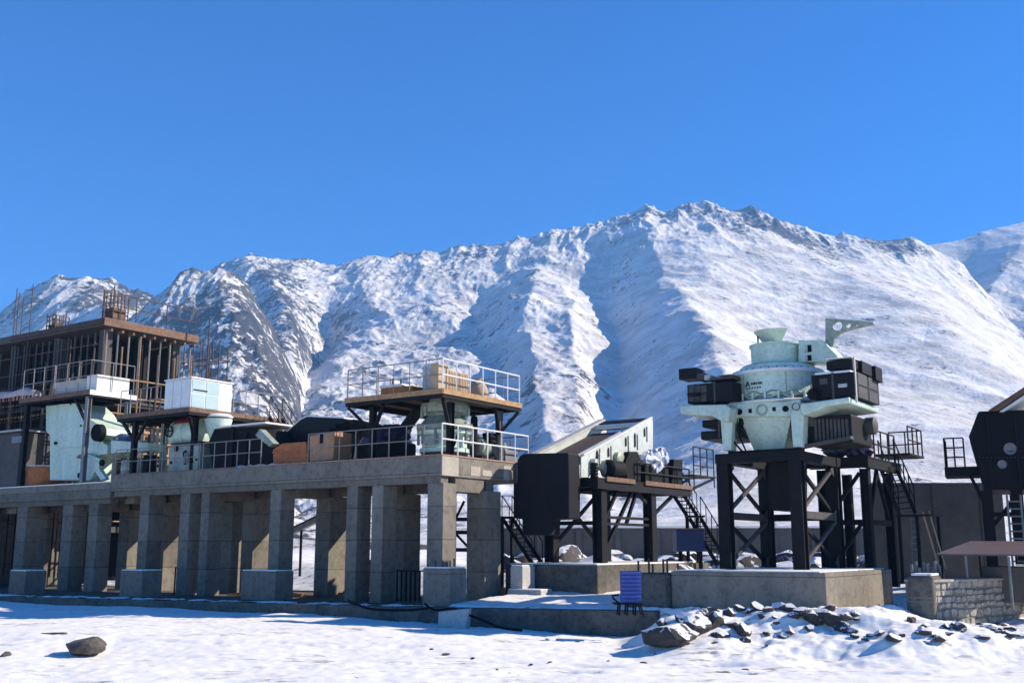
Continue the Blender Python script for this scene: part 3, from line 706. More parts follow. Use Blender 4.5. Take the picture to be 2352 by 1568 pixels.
# ---- machines on the decks
def jaw_crusher():
    A = Asm('jaw_crusher', 'big pale green jaw crusher under the tallest platform at the left', 'crusher', P, (-23, 1.5, 5.04))
    def fp(u, v, y=.7): p = P.fy(u, v, y); return (p.x, p.z)
    A.part('side_plate', MB().prism([fp(136, 928), fp(182, 925), fp(196, 945), fp(195, 1027), fp(134, 1028)], 'y', .66, .74), M_GREEN, bevel=.02)
    A.part('body', MB().prism([fp(111, 932, .9), fp(178, 926, .9), fp(198, 945, .9), fp(206, 960, .9), fp(250, 985, .9), fp(250, 1000, .9), fp(225, 1010, .9), fp(252, 1022, .9), fp(252, 1042, .9), fp(200, 1052, .9), fp(196, 1103, .9), fp(120, 1103, .9), fp(120, 1000, .9), fp(111, 990, .9)], 'y', .76, 2.5), M_GREEN, bevel=.03)
    A.part('apron', MB().prism([fp(250, 1010), fp(335, 1016), fp(335, 1034), fp(250, 1040)], 'y', .8, 1.7), M_GREEN, bevel=.02)
    for u, v, r in ((184, 977, .05), (125, 1017, .08), (180, 1091, .13), (160, 928, .04)):
        x, z = fp(u, v, .6); A.part('bolt', MB().lathe((x, .62, z), [(0, 0), (r, 0), (r, -.08)], 14, 'Y'), M_BLACK)
    x, z = fp(222, 993, .5)
    A.part('flywheel', MB().lathe((x, .5, z), [(0, .05), (.4, .05), (.42, 0), (.42, -.24), (0, -.24)], 28, 'Y'), M_BLACK, smooth=True)
    g = MB()
    g.prism([fp(205, 1040), fp(240, 1055), fp(235, 1075), fp(252, 1100), fp(240, 1104), fp(226, 1082), fp(215, 1104), fp(200, 1104)], 'y', .5, .72)
    A.part('toggle_frame', g, M_GREEN, bevel=.02)
    x, z = fp(232, 1062, .45); A.part('guard', MB().lathe((x, .45, z), [(0, 0), (.16, 0), (.16, -.1)], 18, 'Y'), M_BLACK)
    x0, z0 = fp(174, 1049, .74); x1, z1 = fp(193, 1056, .74)
    A.part('marking', MB().prism([(x0, z0 - .03), (x1, z1), (x1, z0 + .12), (x0 + .25, z0 + .1)], 'y', .742, .757), M_RED)
    x, z = fp(300, 1090, .7)
    A.part('gearbox', MB().box(x - .95, x + .25, .8, 1.8, 5.37, 6.15), M_GREEN2, bevel=.08)
    A.part('motor', MB().lathe((x - .3, 1.0, 5.75), [(0, -.45), (.33, -.45), (.36, -.35), (.36, .4), (.3, .5), (0, .5)], 20, 'X'), M_GREEN2, smooth=True)
jaw_crusher()
def fpt(u, v, y): p = P.fy(u, v, y); return (p.x, p.z)
def pbox(u0, v0, u1, v1, y0, y1, zb=None):
    """box whose front face (plane y0) covers the given picture rectangle"""
    a = P.fy(u0, v1, y0); b = P.fy(u1, v0, y0)
    return MB().box(a.x, b.x, y0, y1, a.z if zb is None else zb, b.z)
A = Asm('steel_bin', 'dark grey steel bin with snow on its rim at the left edge', 'bin', P, (-29, 1, 5.04))
A.part('body', pbox(-60, 992, 48, 1116, .4, 2.2, 5.05), M_WALLG, bevel=.04)
z = P.fy(20, 992, .4).z
A.part('rim', MB().box(-32.5, P.fy(50, 992, .4).x, .33, 2.25, z + .002, z + .1), M_CONCW, bevel=.02)
A.part('bracket', pbox(26, 1000, 50, 1018, .3, .398), M_GREY, bevel=.01)
A = Asm('round_tank', 'rust orange round tank sitting on the left deck behind the post', 'tank', P, (-25.2, .9, 5.04))
c = P.fy(91, 1110, .9)
A.part('shell', MB().lathe((c.x, 1.25, 5.05), [(0, 0), (.95, 0), (.98, .05), (.98, 1.0), (0, 1.02)], 36), M_ORANGE, smooth=True)
A.part('rim', MB().lathe((c.x, 1.25, 6.06), [(.9, .02), (1.02, .02), (1.02, .09), (.9, .09), (.9, .02)], 36), M_CONCW, smooth=True)
A = Asm('switch_cabinet', 'dark cabinet with hanging cable behind the rust orange tank', 'cabinet', P, (-25.5, 2.7, 5.04))
A.part('body', pbox(60, 1000, 118, 1060, 2.6, 3.4, 5.05), M_DARK, bevel=.03)
A.part('door', pbox(64, 1006, 112, 1055, 2.56, 2.598), M_DARK, bevel=.01)
A.part('sign_plate', pbox(76, 1010, 90, 1035, 2.52, 2.558), M_CONCW)
solo('tarp_bundle', MB().lathe((P.fy(283, 1012, 1.4).x, 1.4, P.fy(280, 1012, 1.4).z), [(0, -.5), (.28, -.45), (.36, -.1), (.33, .2), (.24, .45), (0, .5)], 14, 'X'), mat('denim_tarp', (.10, .14, .24), .7, var=.4, scale=4, bump=.8, bscale=5), P, (-20.3, 1.4, 6), 'faded blue rolled tarp beside the pale green jaw crusher', 'tarp', smooth=True)
x = P.fy(270, 1080, 2.9).x
A = Asm('support_frame', 'black steel frame behind the blue rolled tarp', 'frame', P, (-20.5, 3, 5.35))
for u in (262, 300, 345, 372):
    x = P.fy(u, 1080, 3).x; A.part('post', MB().bar((x, 3, 5.36), (x, 3, 7.8), .18), M_DARK)
for v in (968, 1010, 1050):
    a = P.fy(262, v, 3); b = P.fy(372, v, 3); A.part('crossbar', MB().bar((a.x, 3.0, b.z), (b.x, 3.0, b.z), .12), M_DARK if v != 1010 else M_GREY)
# second crusher (drum type) under the cabin platform
def drum_crusher():
    A = Asm('drum_crusher', 'pale green drum machine with a dark red cap under the white cabin', 'crusher', P, (-15.6, 1.8, 5.35))
    c = P.fy(420, 993, 1.2); c2 = P.fy(420, 1045, 1.2)
    A.part('drum', MB().lathe((c.x, 1.7, c.z), [(0, -1.05), (.45, -1.05), (.60, -.95), (.66, -.9), (.66, 0), (.68, .0), (.68, .06), (.66, .06), (.66, .95), (.5, 1.05), (0, 1.05)], 36, 'X'), M_GREEN, smooth=True)
    A.part('cap', MB().lathe((c.x + .1, 1.7, c.z), [(0, -.75), (.70, -.75), (.74, -.7), (.74, .8), (.70, .85), (0, .85)], 30, 'X', R(35), R(145)), M_RED, smooth=True)
    A.part('housing', pbox(385, 1020, 457, 1075, .9, 2.5, 5.36), M_GREEN2, bevel=.05)
    A.part('flange', pbox(381, 1012, 460, 1019, .85, 2.55), M_BROWN, bevel=.01)
    for u, v, r in ((404, 1030, .13), (425, 1042, .16), (392, 1062, .06), (440, 1060, .06), (450, 1055, .05), (425, 1064, .05)):
        p = P.fy(u, v, .86); A.part('port', MB().lathe((p.x, .87, p.z), [(0, 0), (r * .6, 0), (r * .7, .02), (r, .02), (r, -.03)], 18, 'Y'), M_BLACK)
    p = P.fy(425, 1050, .7); A.part('valve', MB().tube((p.x, .75, p.z - .25), (p.x, .75, p.z + .2), .09).tube((p.x - .12, .75, p.z), (p.x + .12, .75, p.z), .05), M_GREY)
    for u in (345, 357, 368, 378):
        a = P.fy(u, 1070, 1.6); A.part('pipe', MB().tube((a.x, 1.6, 5.36), (a.x, 1.6, 7.6 + .1 * (u % 3)), .07, n=10), M_CONCW if u % 2 else M_GREEN2)
    q = P.fy(488, 990, 1.3)
    A.part('inlet_cone', MB().lathe((q.x, 1.6, q.z - .5), [(.28, 0), (.35, .2), (.55, .75), (.62, 1.05), (.5, 1.08)], 28), M_GREEN, smooth=True)
    A.part('inlet_cap', MB().lathe((q.x + .1, 1.6, q.z + .62), [(0, 0), (.55, 0), (.6, .05), (.45, .16), (0, .2)], 24), M_WHITE, smooth=True)
    p = P.fy(385, 990, .9); A.part('handwheel', MB().lathe((p.x, .95, p.z), [(.22, 0), (.27, 0), (.27, -.05), (.22, -.05), (.22, 0)], 20, 'Y').bar((p.x - .24, .93, p.z), (p.x + .24, .93, p.z), .04).bar((p.x, .93, p.z - .24), (p.x, .93, p.z + .24), .04), M_DARK)
    p = P.fy(375, 1075, .7); A.part('base', MB().box(p.x, p.x + 2.6, .8, 2.6, 5.351, 5.47), M_DARK)
drum_crusher()
A = Asm('feeder_trough', 'black feeder trough with a white snowy rim behind the deck railing', 'feeder', P, (-11.8, 1.5, 5.35))
A.part('body', MB().prism([fpt(478, 1015, 1.0), fpt(492, 985, 1.0), fpt(612, 985, 1.0), fpt(640, 1030, 1.0), fpt(640, 1078, 1.0), fpt(490, 1082, 1.0)], 'y', 1.0, 3.2), M_BLACK, bevel=.03)
z = fpt(500, 984, 1.0)[1]
A.part('rim', MB().box(fpt(494, 984, 1)[0], fpt(612, 984, 1)[0], .93, 3.25, z + .02, z + .1), M_SNOW, bevel=.02)
A.part('chute', MB().prism([fpt(600, 985, .7), fpt(632, 1018, .7), fpt(622, 1026, .7), fpt(590, 1000, .7)], 'y', .6, .95), M_GREEN2, bevel=.02)
A.part('rib', pbox(560, 990, 566, 1075, .9, .98).box(*[fpt(530, 990, .9)[0], fpt(535, 990, .9)[0]], .9, .98, 5.4, z), M_DARK)
sn = MB()
for u, s_w in ((555, .5), (575, .35), (600, .6), (628, .4)):
    p = P.fy(u, 1074, .4); sn.lathe((p.x, .4, 5.36), [(s_w * .7, 0), (s_w * .5, .07), (s_w * .2, .12), (0, .13)], 12)
solo('snow_pile', sn, M_SNOW, P, (-11, .4, 5.35), 'thin snow heaps on the deck edge before the black trough', 'snow', smooth=True)
# stairs from the cabin platform to the deck
def stair(A, p0, p1, width_vec, n, m=M_DARK, railh=0.0, treads=True, r=.02, sw=.10):
    p0 = Vector(p0); p1 = Vector(p1); w = Vector(width_vec)
    A.part('stringer', MB().bar(p0, p1, sw * .5, sw * 1.8), m); A.part('stringer', MB().bar(p0 + w, p1 + w, sw * .5, sw * 1.8), m)
    if treads:
        wn_ = w.normalized(); d = (p1 - p0); dh = Vector((d.x, d.y, 0)); dh = dh.normalized() if dh.length > .01 else Vector((0, 1, 0))
        for i in range(1, n):
            c = p0.lerp(p1, i / n)
            A.part('tread', MB().bar(c, c + w, .22, .04), m)
    if railh > 0:
        up = Vector((0, 0, railh))
        for off in (Vector((0, 0, 0)), w):
            mb = MB(); k = 4
            for i in range(k + 1):
                c = p0.lerp(p1, i / k) + off; mb.tube(c, c + up, r, n=6)
            for f in (.5, 1.0): mb.tube(p0 + off + up * f, p1 + off + up * f, r, n=6)
            A.part('handrail', mb, m)
A = Asm('steel_stair', 'dark steel stair dropping from the cabin platform towards the orange crate', 'stair', P, (-10.5, 5, 5.35))
a = P.fy(598, 950, 4.6); b = P.fy(655, 1002, 3.4)
stair(A, (P.fy(700, 1055, 3.9).x, 3.9, 5.4), (-14.1 + 0.2, 4.5, Z2), (.0, .8, 0), 12, M_DARK, 1.0)

# orange boxes and the tarp shelter
A = Asm('feed_box', 'low rust orange steel box with sloping top beside the railing', 'box', P, (-8.4, 1, 5.35))
A.part('body', MB().prism([fpt(627, 1066, .7), fpt(706, 1066, .7), fpt(703, 1014, .7), fpt(648, 1018, .7), fpt(627, 1031, .7)], 'y', .7, 2.0), M_ORANGE, bevel=.02)
a = fpt(627, 1030, .7); b = fpt(706, 1029, .7)
A.part('rib', MB().box(a[0], b[0], .66, .698, b[1] - .1, b[1] - .04), M_ORANGE)
A = Asm('feed_box', 'taller faded orange box with a dark slot at its top', 'box', P, (-7.3, 1, 5.35))
A.part('body', MB().prism([fpt(711, 1060, .7), fpt(765, 1055, .7), fpt(769, 990, .7), fpt(711, 1000, .7)], 'y', .7, 1.7), M_ORANGE2, bevel=.02)
A.part('slot', pbox(734, 996, 742, 1018, .68, .698), M_BLACK)
A = Asm('tarp_shelter', 'black tarpaulin shelter with a peaked roof behind the orange boxes', 'shelter', P, (-7.2, 3, 5.35))
t = MB().prism([fpt(650, 1010, 2.6), fpt(700, 965, 2.6), fpt(716, 957, 2.6), fpt(800, 962, 2.6), fpt(835, 985, 2.6), fpt(830, 1000, 2.6), fpt(800, 990, 2.6), fpt(768, 985, 2.6), fpt(765, 1060, 2.6), fpt(650, 1062, 2.6)], 'y', 2.3, 4.6)
A.part('tarpaulin', t, M_TARP, bevel=.05)
A.part('snow', MB().prism([fpt(652, 1006, 2.6), fpt(700, 963, 2.6), fpt(716, 955, 2.6), fpt(800, 959, 2.6), fpt(800, 962, 2.6), fpt(716, 958, 2.6), fpt(700, 966, 2.6), fpt(655, 1008, 2.6)], 'y', 2.32, 4.58), M_SNOW)
for u in (772, 790, 806): x = fpt(u, 1040, 2.0)[0]; A.part('pole', MB().tube((x, 2.0, 5.36), (x + .2, 2.2, 7.0), .05), M_BLACK)
solo('plywood_panel', pbox(768, 985, 824, 1052, 5.0, 5.06, 5.36), mat('yellow_ply', (.75, .52, .26), .8, var=.2, scale=3, stain=.2), P, (-5, 5, 5.35), 'sunlit yellow plywood panel behind the black poles of the shelter', 'panel')
# dome under purple tarp
A = Asm('covered_motor', 'motor under a dark purple tarp left of the cone crusher', 'motor', P, (-3.3, 2, 5.35))
c = P.fy(880, 1045, 2.0)
A.part('tarp_cover', MB().lathe((c.x, 2.2, 6.15), [(1.02, 0), (1.0, .12), (.85, .35), (.55, .52), (.2, .6), (0, .62)], 22), M_PURPLE, smooth=True)
A.part('body', MB().box(c.x - .9, c.x + .9, 1.4, 3.0, 5.36, 6.2), M_BLACK, bevel=.08)
A.part('chute', MB().bar((c.x + .3, 2.4, 6.3), (c.x + 1.5, 2.4, 7.5), .5, .22), M_TARP)
def cone_crusher():
    A = Asm('cone_crusher', 'grey green cone crusher between deck and railed platform at the corner', 'crusher', P, (-1.15, 1.6, 5.35))
    cx, cy = -1.2, 1.7
    A.part('bowl', MB().lathe((cx, cy, 0), [(.62, 6.95), (.62, 7.05), (.9, 7.12), (.95, 7.35), (.82, 7.62), (.7, 7.62)], 40), M_GREEN2, smooth=True)
    A.part('adjustment_ring', MB().lathe((cx, cy, 0), [(.5, 6.3), (1.0, 6.42), (1.08, 6.5), (1.08, 6.62), (.9, 6.72), (.72, 6.95), (.6, 7.0)], 40), M_GREEN2, smooth=True)
    A.part('main_frame', MB().lathe((cx, cy, 0), [(.78, 5.55), (.95, 5.6), (.95, 5.75), (.85, 5.8), (.85, 6.2), (1.02, 6.3), (1.02, 6.41), (.6, 6.41)], 40), M_GREEN, smooth=True)
    A.part('base_ring', MB().lathe((cx, cy, 0), [(0, 5.36), (.9, 5.36), (.9, 5.54), (.7, 5.56)], 32), M_BLACK, smooth=True)
    for i in range(10):
        t = 2 * math.pi * i / 10
        x, y = cx + math.cos(t) * 1.0, cy + math.sin(t) * 1.0
        A.part('spring_rod', MB().tube((x, y, 5.9), (x, y, 6.72), .055, n=8), M_GREY)
    for i in range(6):
        t = 2 * math.pi * i / 6 + .3
        x, y = cx + math.cos(t) * .93, cy + math.sin(t) * .93
        A.part('bracket', MB().box(x - .06, x + .06, y - .06, y + .06, 6.95, 7.3), M_GREEN2, bevel=.01)
    A.part('access_hatch', MB().box(cx - .35, cx + .35, cy - .95, cy - .80, 5.85, 6.2), M_GREEN2, bevel=.03)
    A.part('hose', MB().path([(cx + .9, cy - .4, 6.6), (cx + 1.1, cy - .6, 6.3), (cx + 1.0, cy - .7, 5.8), (cx + .7, cy - .8, 5.5)], .04), M_BLACK)
cone_crusher()
A = Asm('drive_motor', 'grey electric motor and oil unit right of the cone crusher behind white rails', 'motor', P, (-.9, 4, 5.35))
c = P.fx(1075, 1030, -.9)
A.part('body', MB().lathe((-.9, 3.7, 5.95), [(0, -.5), (.38, -.5), (.42, -.42), (.42, .45), (.3, .55), (0, .55)], 24, 'Y'), M_GREEN2, smooth=True)
A.part('terminal_box', MB().box(-.75, -.35, 3.5, 3.95, 6.1, 6.5), M_BLACK, bevel=.03)
A.part('plinth', MB().box(-1.4, -.4, 3.0, 4.4, 5.36, 5.56), M_DARK)
A.part('exhaust_pipe', MB().tube((-.7, 2.9, 5.5), (-.7, 2.9, 7.0), .14, n=14).lathe((-.7, 2.9, 7.0), [(.14, 0), (.11, .09), (0, .14)], 14), M_BLACK, smooth=True)
A.part('oil_unit', MB().box(-.9, -.35, 4.5, 5.4, 5.36, 5.9), M_GREY, bevel=.03)
w = MB().lathe((-.5, 4.3, 5.85), [(0, .0), (.44, .0), (.46, .1), (.3, .12), (0, .12)], 24, 'X')
A.part('pulley', w, M_GREY, smooth=True)
# ================================================================== unfinished building behind the left platform
W = Frame(-22.275, 57.0, 0.0, R(-34.5))
B = Asm('unfinished_building', 'unfinished concrete building with brown formwork roof and dark open floors, behind the left platforms', 'building', W, (-9, 5, .5))
rf = MB().prism([(-26, 13.9), (0, 13.9), (0, 14.45), (-26, 14.35)], 'y', 0, 11.5)
B.part('roof', MB().box(-26, 0, 0, 6.3, 14.0, 14.42), M_WALLG)
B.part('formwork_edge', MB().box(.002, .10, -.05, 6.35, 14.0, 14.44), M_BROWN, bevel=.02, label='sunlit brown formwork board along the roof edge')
B.part('formwork_edge', MB().box(-9, .0, -.10, -.002, 14.08, 14.40), mat('shaded_board', (.07, .045, .032), .8, var=.4, scale=4), bevel=.02)  # darker brown puts this side's shade into the board colour
for i in range(9): B.part('joist', MB().box(-.2, .25, .3 + i * .7, .42 + i * .7, 13.7, 13.84), M_BROWN)
for z in (10.1, 6.6, 3.2):
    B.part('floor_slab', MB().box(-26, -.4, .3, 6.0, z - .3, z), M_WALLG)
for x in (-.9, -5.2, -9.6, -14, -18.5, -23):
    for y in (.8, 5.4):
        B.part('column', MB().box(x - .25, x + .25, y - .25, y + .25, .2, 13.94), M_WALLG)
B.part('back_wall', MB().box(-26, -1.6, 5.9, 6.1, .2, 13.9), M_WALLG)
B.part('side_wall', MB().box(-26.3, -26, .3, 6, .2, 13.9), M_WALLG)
B.part('dark_backing', MB().box(-22, -1.2, 3.6, 3.8, .5, 13.9), M_DARK)  # near-black sheet added to darken the open floors
# column starters with rebar above the roof
def rebar_column(x, y, w, h, label):
    A = Asm('rebar_column', label, 'rebar', W, (x, y, 14.4), 'column starters with rebar on the roof')
    A.part('formwork', MB().box(x - w * .42, x + w * .42, y - w * .42, y + w * .42, 14.43, 14.43 + h * .45), M_BROWN)
    rs = random.Random(int(x * 7))
    for i in range(4):
        for j in range(3):
            px_, py_ = x - w / 2 + w * i / 3, y - w / 2 + w * j / 2
            A.part('bar', MB().tube((px_, py_, 14.43), (px_ + rs.uniform(-.04, .04), py_, 14.43 + h + rs.uniform(-.2, .25)), .035, n=5), M_RUST)
    for k in range(4):
        z = 14.6 + h * .24 * k; m = w / 2 + .03
        A.part('tie', MB().bar((x - m, y - m, z), (x + m, y - m, z), .04).bar((x + m, y - m, z), (x + m, y + m, z), .04).bar((x - m, y - m, z), (x - m, y + m, z), .04), M_RUST)
rebar_column(-.8, 1.2, .95, 1.75, 'tall rebar column starter at the corner of the brown formwork roof')
rebar_column(-6.3, 1.2, .85, 1.15, 'shorter rebar column starter left of the tall one on the roof')
rr = random.Random(5)
for k, (x0_, n_) in enumerate(((-9.2, 4), (-7.8, 4))):
    pass
rods = ['leftmost thin rebar rod standing on the far left of the roof', 'second thin rebar rod from the left on the roof', 'third thin rebar rod from the left on the roof', 'rightmost of the four thin rebar rods on the roof']
for i, x in enumerate((-9.9, -9.6, -9.1, -8.2)):
    o = solo('rebar_rod', MB().tube((x, .6, 14.4), (x, .6, 17.6 - .35 * (i % 3)), .03, n=5), M_RUST, W, (x, .6, 14.4), rods[i], 'rebar', 'rebar rods at the far left end of the roof')
# roof guard rail
B.part('guard_rail', rail(MB(), [(-.1, .0, 14.56), (-.1, 6.2, 14.56)], 1.35, 2.0, r=.03), M_RUST)
M_DGR = mat('dull_steel', (.06, .058, .056), .6, var=.3, scale=3)
# shoring props of the top floor
for i in range(15):
    x = -.3 - i * .62
    B.part('prop', MB().tube((x, .15, 10.12), (x, .15, 13.7), .05, n=6), M_DGR)
for i in range(14):
    for yy in (1.4, 2.9):
        B.part('prop', MB().tube((-.5 - i * .66, yy, 10.12), (-.5 - i * .66, yy, 13.9), .06, n=5), M_BLACK)
for i in range(9):
    y = .3 + i * .7
    B.part('prop', MB().tube((-.12, y, 10.12), (-.12 + .02 * (i % 3), y, 13.7), .05, n=6), M_GREY if i % 2 else M_RAIL)
# scaffold wrapped round the building corner
A = Asm('scaffold', 'pipe scaffold of tan and rusty tubes wrapped round the corner of the unfinished building', 'scaffold', W, (.8, 3, .5))
M_PIPE = mat('tan_pipe', (.34, .19, .085), .6, var=.4, scale=3)
rs = random.Random(3)
for i in range(34):
    x = -.2 - i * .36
    A.part('standard', MB().tube((x, -1.0, .6), (x + rs.uniform(-.1, .1), -1.0, rs.uniform(9.5, 13.9)), .035, n=5), M_BLACK if i % 3 else M_RUST)
for z in (4.4, 6.0, 7.7, 8.5, 9.6, 10.6, 11.7, 12.7): A.part('ledger', MB().tube((1.0, -1.0, z), (-11, -1.0, z), .03, n=5), M_RUST)
for i in range(7):
    y = -.6 + i * 1.15
    A.part('standard', MB().tube((1.0, y, .6), (1.0 + rs.uniform(-.06, .06), y, 13.4 + (i == 6) * 1.6 + rs.uniform(-.8, .4)), .045, n=6), M_PIPE if i % 3 else M_RUST)
for i in range(13):
    x = .6 - i * 1.55
    A.part('standard', MB().tube((x, -.75, .6), (x + rs.uniform(-.08, .08), -.75, rs.choice([10.8, 11.6, 13.2, 12.2])), .045, n=6), M_PIPE if i % 4 == 1 else M_DGR)
for k, z in enumerate((3.4, 5.2, 6.9, 8.1, 9.1, 10.0, 11.0)):
    A.part('ledger', MB().tube((1.0, -.7, z + .05), (1.0, 6.5, z + .05), .045, n=6), M_PIPE)
    A.part('ledger', MB().tube((1.05, -.75, z), (-19, -.75, z), .045, n=6), M_PIPE if k % 2 else M_RUST)
for k, (z, y0_, y1_) in enumerate(((7.3, .0, 5), (8.9, -.4, 6.2), (10.2, 3, 6.4))):
    A.part('board', MB().box(.3, .95, y0_, y1_, z, z + .06), M_TIMBER)
for z, xa, xb in ((7.6, -8, .6), (9.3, -9, .2), (8.5, -16, -9)):
    A.part('board', MB().box(xa, xb, -.70, -.25, z, z + .06), M_TIMBER)
for i in range(3):
    A.part('diagonal_brace', MB().tube((1.04, i * 2.2, 3.4), (1.04, i * 2.2 + 2.2, 6.9), .035, n=5), M_RUST)
# timber stacks and clutter on the scaffold
A = Asm('timber_stack', 'upright raw timber boards leaning in front of the dark building', 'timber', W, (-.5, -1.2, 9.3))
for i in range(9):
    x = -2.9 + i * .33
    A.part('board', MB().bar((x, -1.15, 9.35), (x + rs.uniform(-.1, .1), -1.0, 10.9 + rs.uniform(-.2, .35)), .2, .05, up=(0, 1, 0)), M_TIMBER if i % 2 else M_BROWN)
A = Asm('timber_lattice', 'tan timber lattice of formwork beside the white cabin', 'formwork', W, (1.6, 4, 7))
for i in range(8):
    y = .2 + i * .85
    A.part('upright', MB().box(1.35, 1.45, y, y + .12, 6.6, 9.0 - (i % 3) * .3), M_TIMBER)
for z in (7.0, 7.6, 8.15, 8.7):
    A.part('rail', MB().box(1.46, 1.55, 0, 6.6, z, z + .13), M_TIMBER)
A.part('sheet', MB().box(1.1, 1.14, .5, 4.5, 6.6, 8.6), M_BROWN)
solo('canvas_cover', MB().lathe((-6.0, -1.2, 10.3), [(0, -2.1), (.35, -2.1), (.5, -1.2), (.42, 0), (.55, 1.2), (.3, 2.1), (0, 2.1)], 10, 'X', R(0), R(180)), mat('pink_canvas', (.62, .45, .40), .8, var=.3, scale=2, bump=.6, bscale=5), W, (-6, -1.2, 10.3), 'pale pink canvas lying over timber in front of the dark building', 'tarp', smooth=True)
solo('tarp_cover', MB().prism([(-11.5, 10.0), (-9.7, 11.1), (-8.6, 10.9), (-8.0, 10.0)], 'y', -1.6, -.9), mat('olive_tarp', (.09, .10, .08), .6, var=.4, scale=2, bump=.6, bscale=4), W, (-9.8, -1.2, 10.0), 'dark olive tarp tented over a pile left of the pink canvas', 'tarp', bevel=.05)

# ================================================================== vibrating screen on its tower
S = Frame(2.655, 41.0, 0.0, R(-34.5))
xc = S.fy(1372, 1320, -.35).x
pl = Asm('concrete_plinth', 'long concrete plinth under the vibrating screen, its rough right end in sun', 'plinth', S, (-1, 3, .2))
pl.part('body', MB().box(-3.3, xc, -.35, 9.5, -.2, 1.44), M_CONC2, bevel=.03)
pl.part('snow', MB().box(-3.2, xc - .1, -.2, 9.2, 1.442, 1.5), M_SNOW, bevel=.02)
T = Asm('screen_tower', 'black steel tower with platform carrying the inclined vibrating screen', 'tower', S, (0, 3, 1.44))
zt = 4.72
T.part('floor', MB().box(-2.2, .55, .25, 8.6, zt - .05, zt), M_DARK)
T.part('beam', MB().box(.25, .54, .3, 8.55, zt - .42, zt - .052), M_DARK)
T.part('beam', MB().box(-2.1, -1.8, .3, 8.55, zt - .42, zt - .052), M_DARK)
for y in (.3, 2.9, 5.3, 8.3): T.part('cross_beam', MB().box(-1.79, .249, y, y + .24, zt - .36, zt - .053), M_DARK)
T.part('edge_board', MB().box(.552, .62, .9, 3.2, zt - .12, zt + .06), M_BROWN)
T.part('edge_board', MB().box(.552, .62, 4.1, 8.6, zt - .12, zt + .06), M_BROWN)
for x, y in ((.2, 1.0), (.2, 5.2), (-2.0, 1.0), (-2.0, 5.2)):
    T.part('leg', MB().ibeam(x, y, 1.51, zt - .43, .42, .05, turn=True), M_DARK)
for z in (2.95, 3.2):
    T.part('tie_beam', MB().box(.1, .3, 1.25, 4.95, z, z + .1), M_DARK)
T.part('tie_beam', MB().box(-1.75, -.05, .9, 1.05, 2.95, 3.1), M_DARK)
for p, q in (((.2, 1.25, 1.9), (.2, 3.6, zt - .45)), ((.2, 3.1, 2.98), (.2, 4.0, zt - .45)), ((.2, 4.95, 3.9), (.2, 4.1, zt - .45)), ((.2, 1.3, 3.1), (.2, 2.4, zt - .45)), ((.2, 5.45, 3.4), (.2, 7.3, zt - .45)), ((-2, 1.2, 2.2), (-2, 4.5, zt - .5)), ((-2, 4.8, 2.2), (-2, 1.5, zt - .5))):
    T.part('brace', MB().bar(p, q, .12, .12), M_DARK)
T.part('railing', rail(MB(), [(.5, 3.6, zt), (.5, 8.5, zt)], .78, 1.2, r=.035), M_DARK)
T.part('railing', rail(MB(), [(.45, 9.1, zt + .6), (.45, 11.3, zt + .6)], 1.25, .75, r=.03, mid=2).tube((.45, 9.1, zt - .1), (.45, 9.1, zt + .6), .03).tube((.45, 11.3, zt + .1), (.45, 11.3, zt + .6), .03), M_DARK)
T.part('landing', MB().box(-1.0, .5, 9.0, 11.4, zt + .54, zt + .6), M_DARK)
T.part('landing_support', MB().bar((.4, 8.4, zt - .2), (.4, 11.3, zt + .5), .1).bar((-.9, 8.4, zt - .2), (-.9, 11.3, zt + .5), .1), M_DARK)
st_ = Asm('steel_stair', 'black steel stair running down right from the screen platform', 'stair', S, (.6, 12, 1))
def SL(u, v, Y): return S.loc(at(u, v, Y))
q0, q1_ = SL(1534, 1117, 48.3), SL(1578, 1184, 47.6); wq_ = SL(1557, 1117, 48.3) - q0
stair(st_, q0, q1_, wq_, 8, M_DARK, 0, r=.03, sw=.09)
for off in (Vector((0, 0, 0)), wq_):
    mb = MB(); up = Vector((0, 0, .95))
    for k in range(5): c = q0.lerp(q1_, k / 4) + off; mb.tube(c, c + up, .022, n=6)
    mb.tube(q0 + off + up, q1_ + off + up, .025, n=6); st_.part('handrail', mb, M_DARK)
q2, q3 = SL(1584, 1190, 47.4), SL(1648, 1296, 46.8); st_.part('landing', MB().bar(q1_ + wq_ * -.1 + Vector((0, 0, -.03)), q1_ + wq_ * 1.6 + Vector((0, 0, -.03)), .8, .08), M_DARK)
stair(st_, q2, q3, wq_ * 1.1, 12, M_DARK, 0, r=.03, sw=.09)
for off in (Vector((0, 0, 0)), wq_ * 1.1):
    mb = MB(); up = Vector((0, 0, .95))
    for k in range(6): c = q2.lerp(q3, k / 5) + off; mb.tube(c, c + up, .022, n=6)
    mb.tube(q2 + off + up, q3 + off + up, .025, n=6); st_.part('handrail', mb, M_DARK)
for k in (0, 1): p_ = q1_ + wq_ * k; st_.part('post', MB().bar((p_.x, p_.y, .5), (p_.x, p_.y, p_.z - .08), .12), M_DARK)
st3 = Asm('steel_stair', 'black steel stair with rails between the corner columns and the dark hood', 'stair', S, (-4, 7, .6))
q0, q1_ = SL(1153, 1188, 47.5), SL(1222, 1294, 46.5); wq_ = SL(1176, 1188, 47.5) - q0
stair(st3, q0, q1_, wq_, 11, M_DARK, 0, sw=.09)
for off in (Vector((0, 0, 0)), wq_):
    mb = MB(); up = Vector((0, 0, .95))
    for k in range(5): c = q0.lerp(q1_, k / 4) + off; mb.tube(c, c + up, .022, n=6)
    mb.tube(q0 + off + up, q1_ + off + up, .025, n=6); st3.part('handrail', mb, M_DARK)
st3.part('landing', MB().bar(q0 - wq_ * 1.8, q0 + wq_ * 1.05, .9, .09), M_DARK)
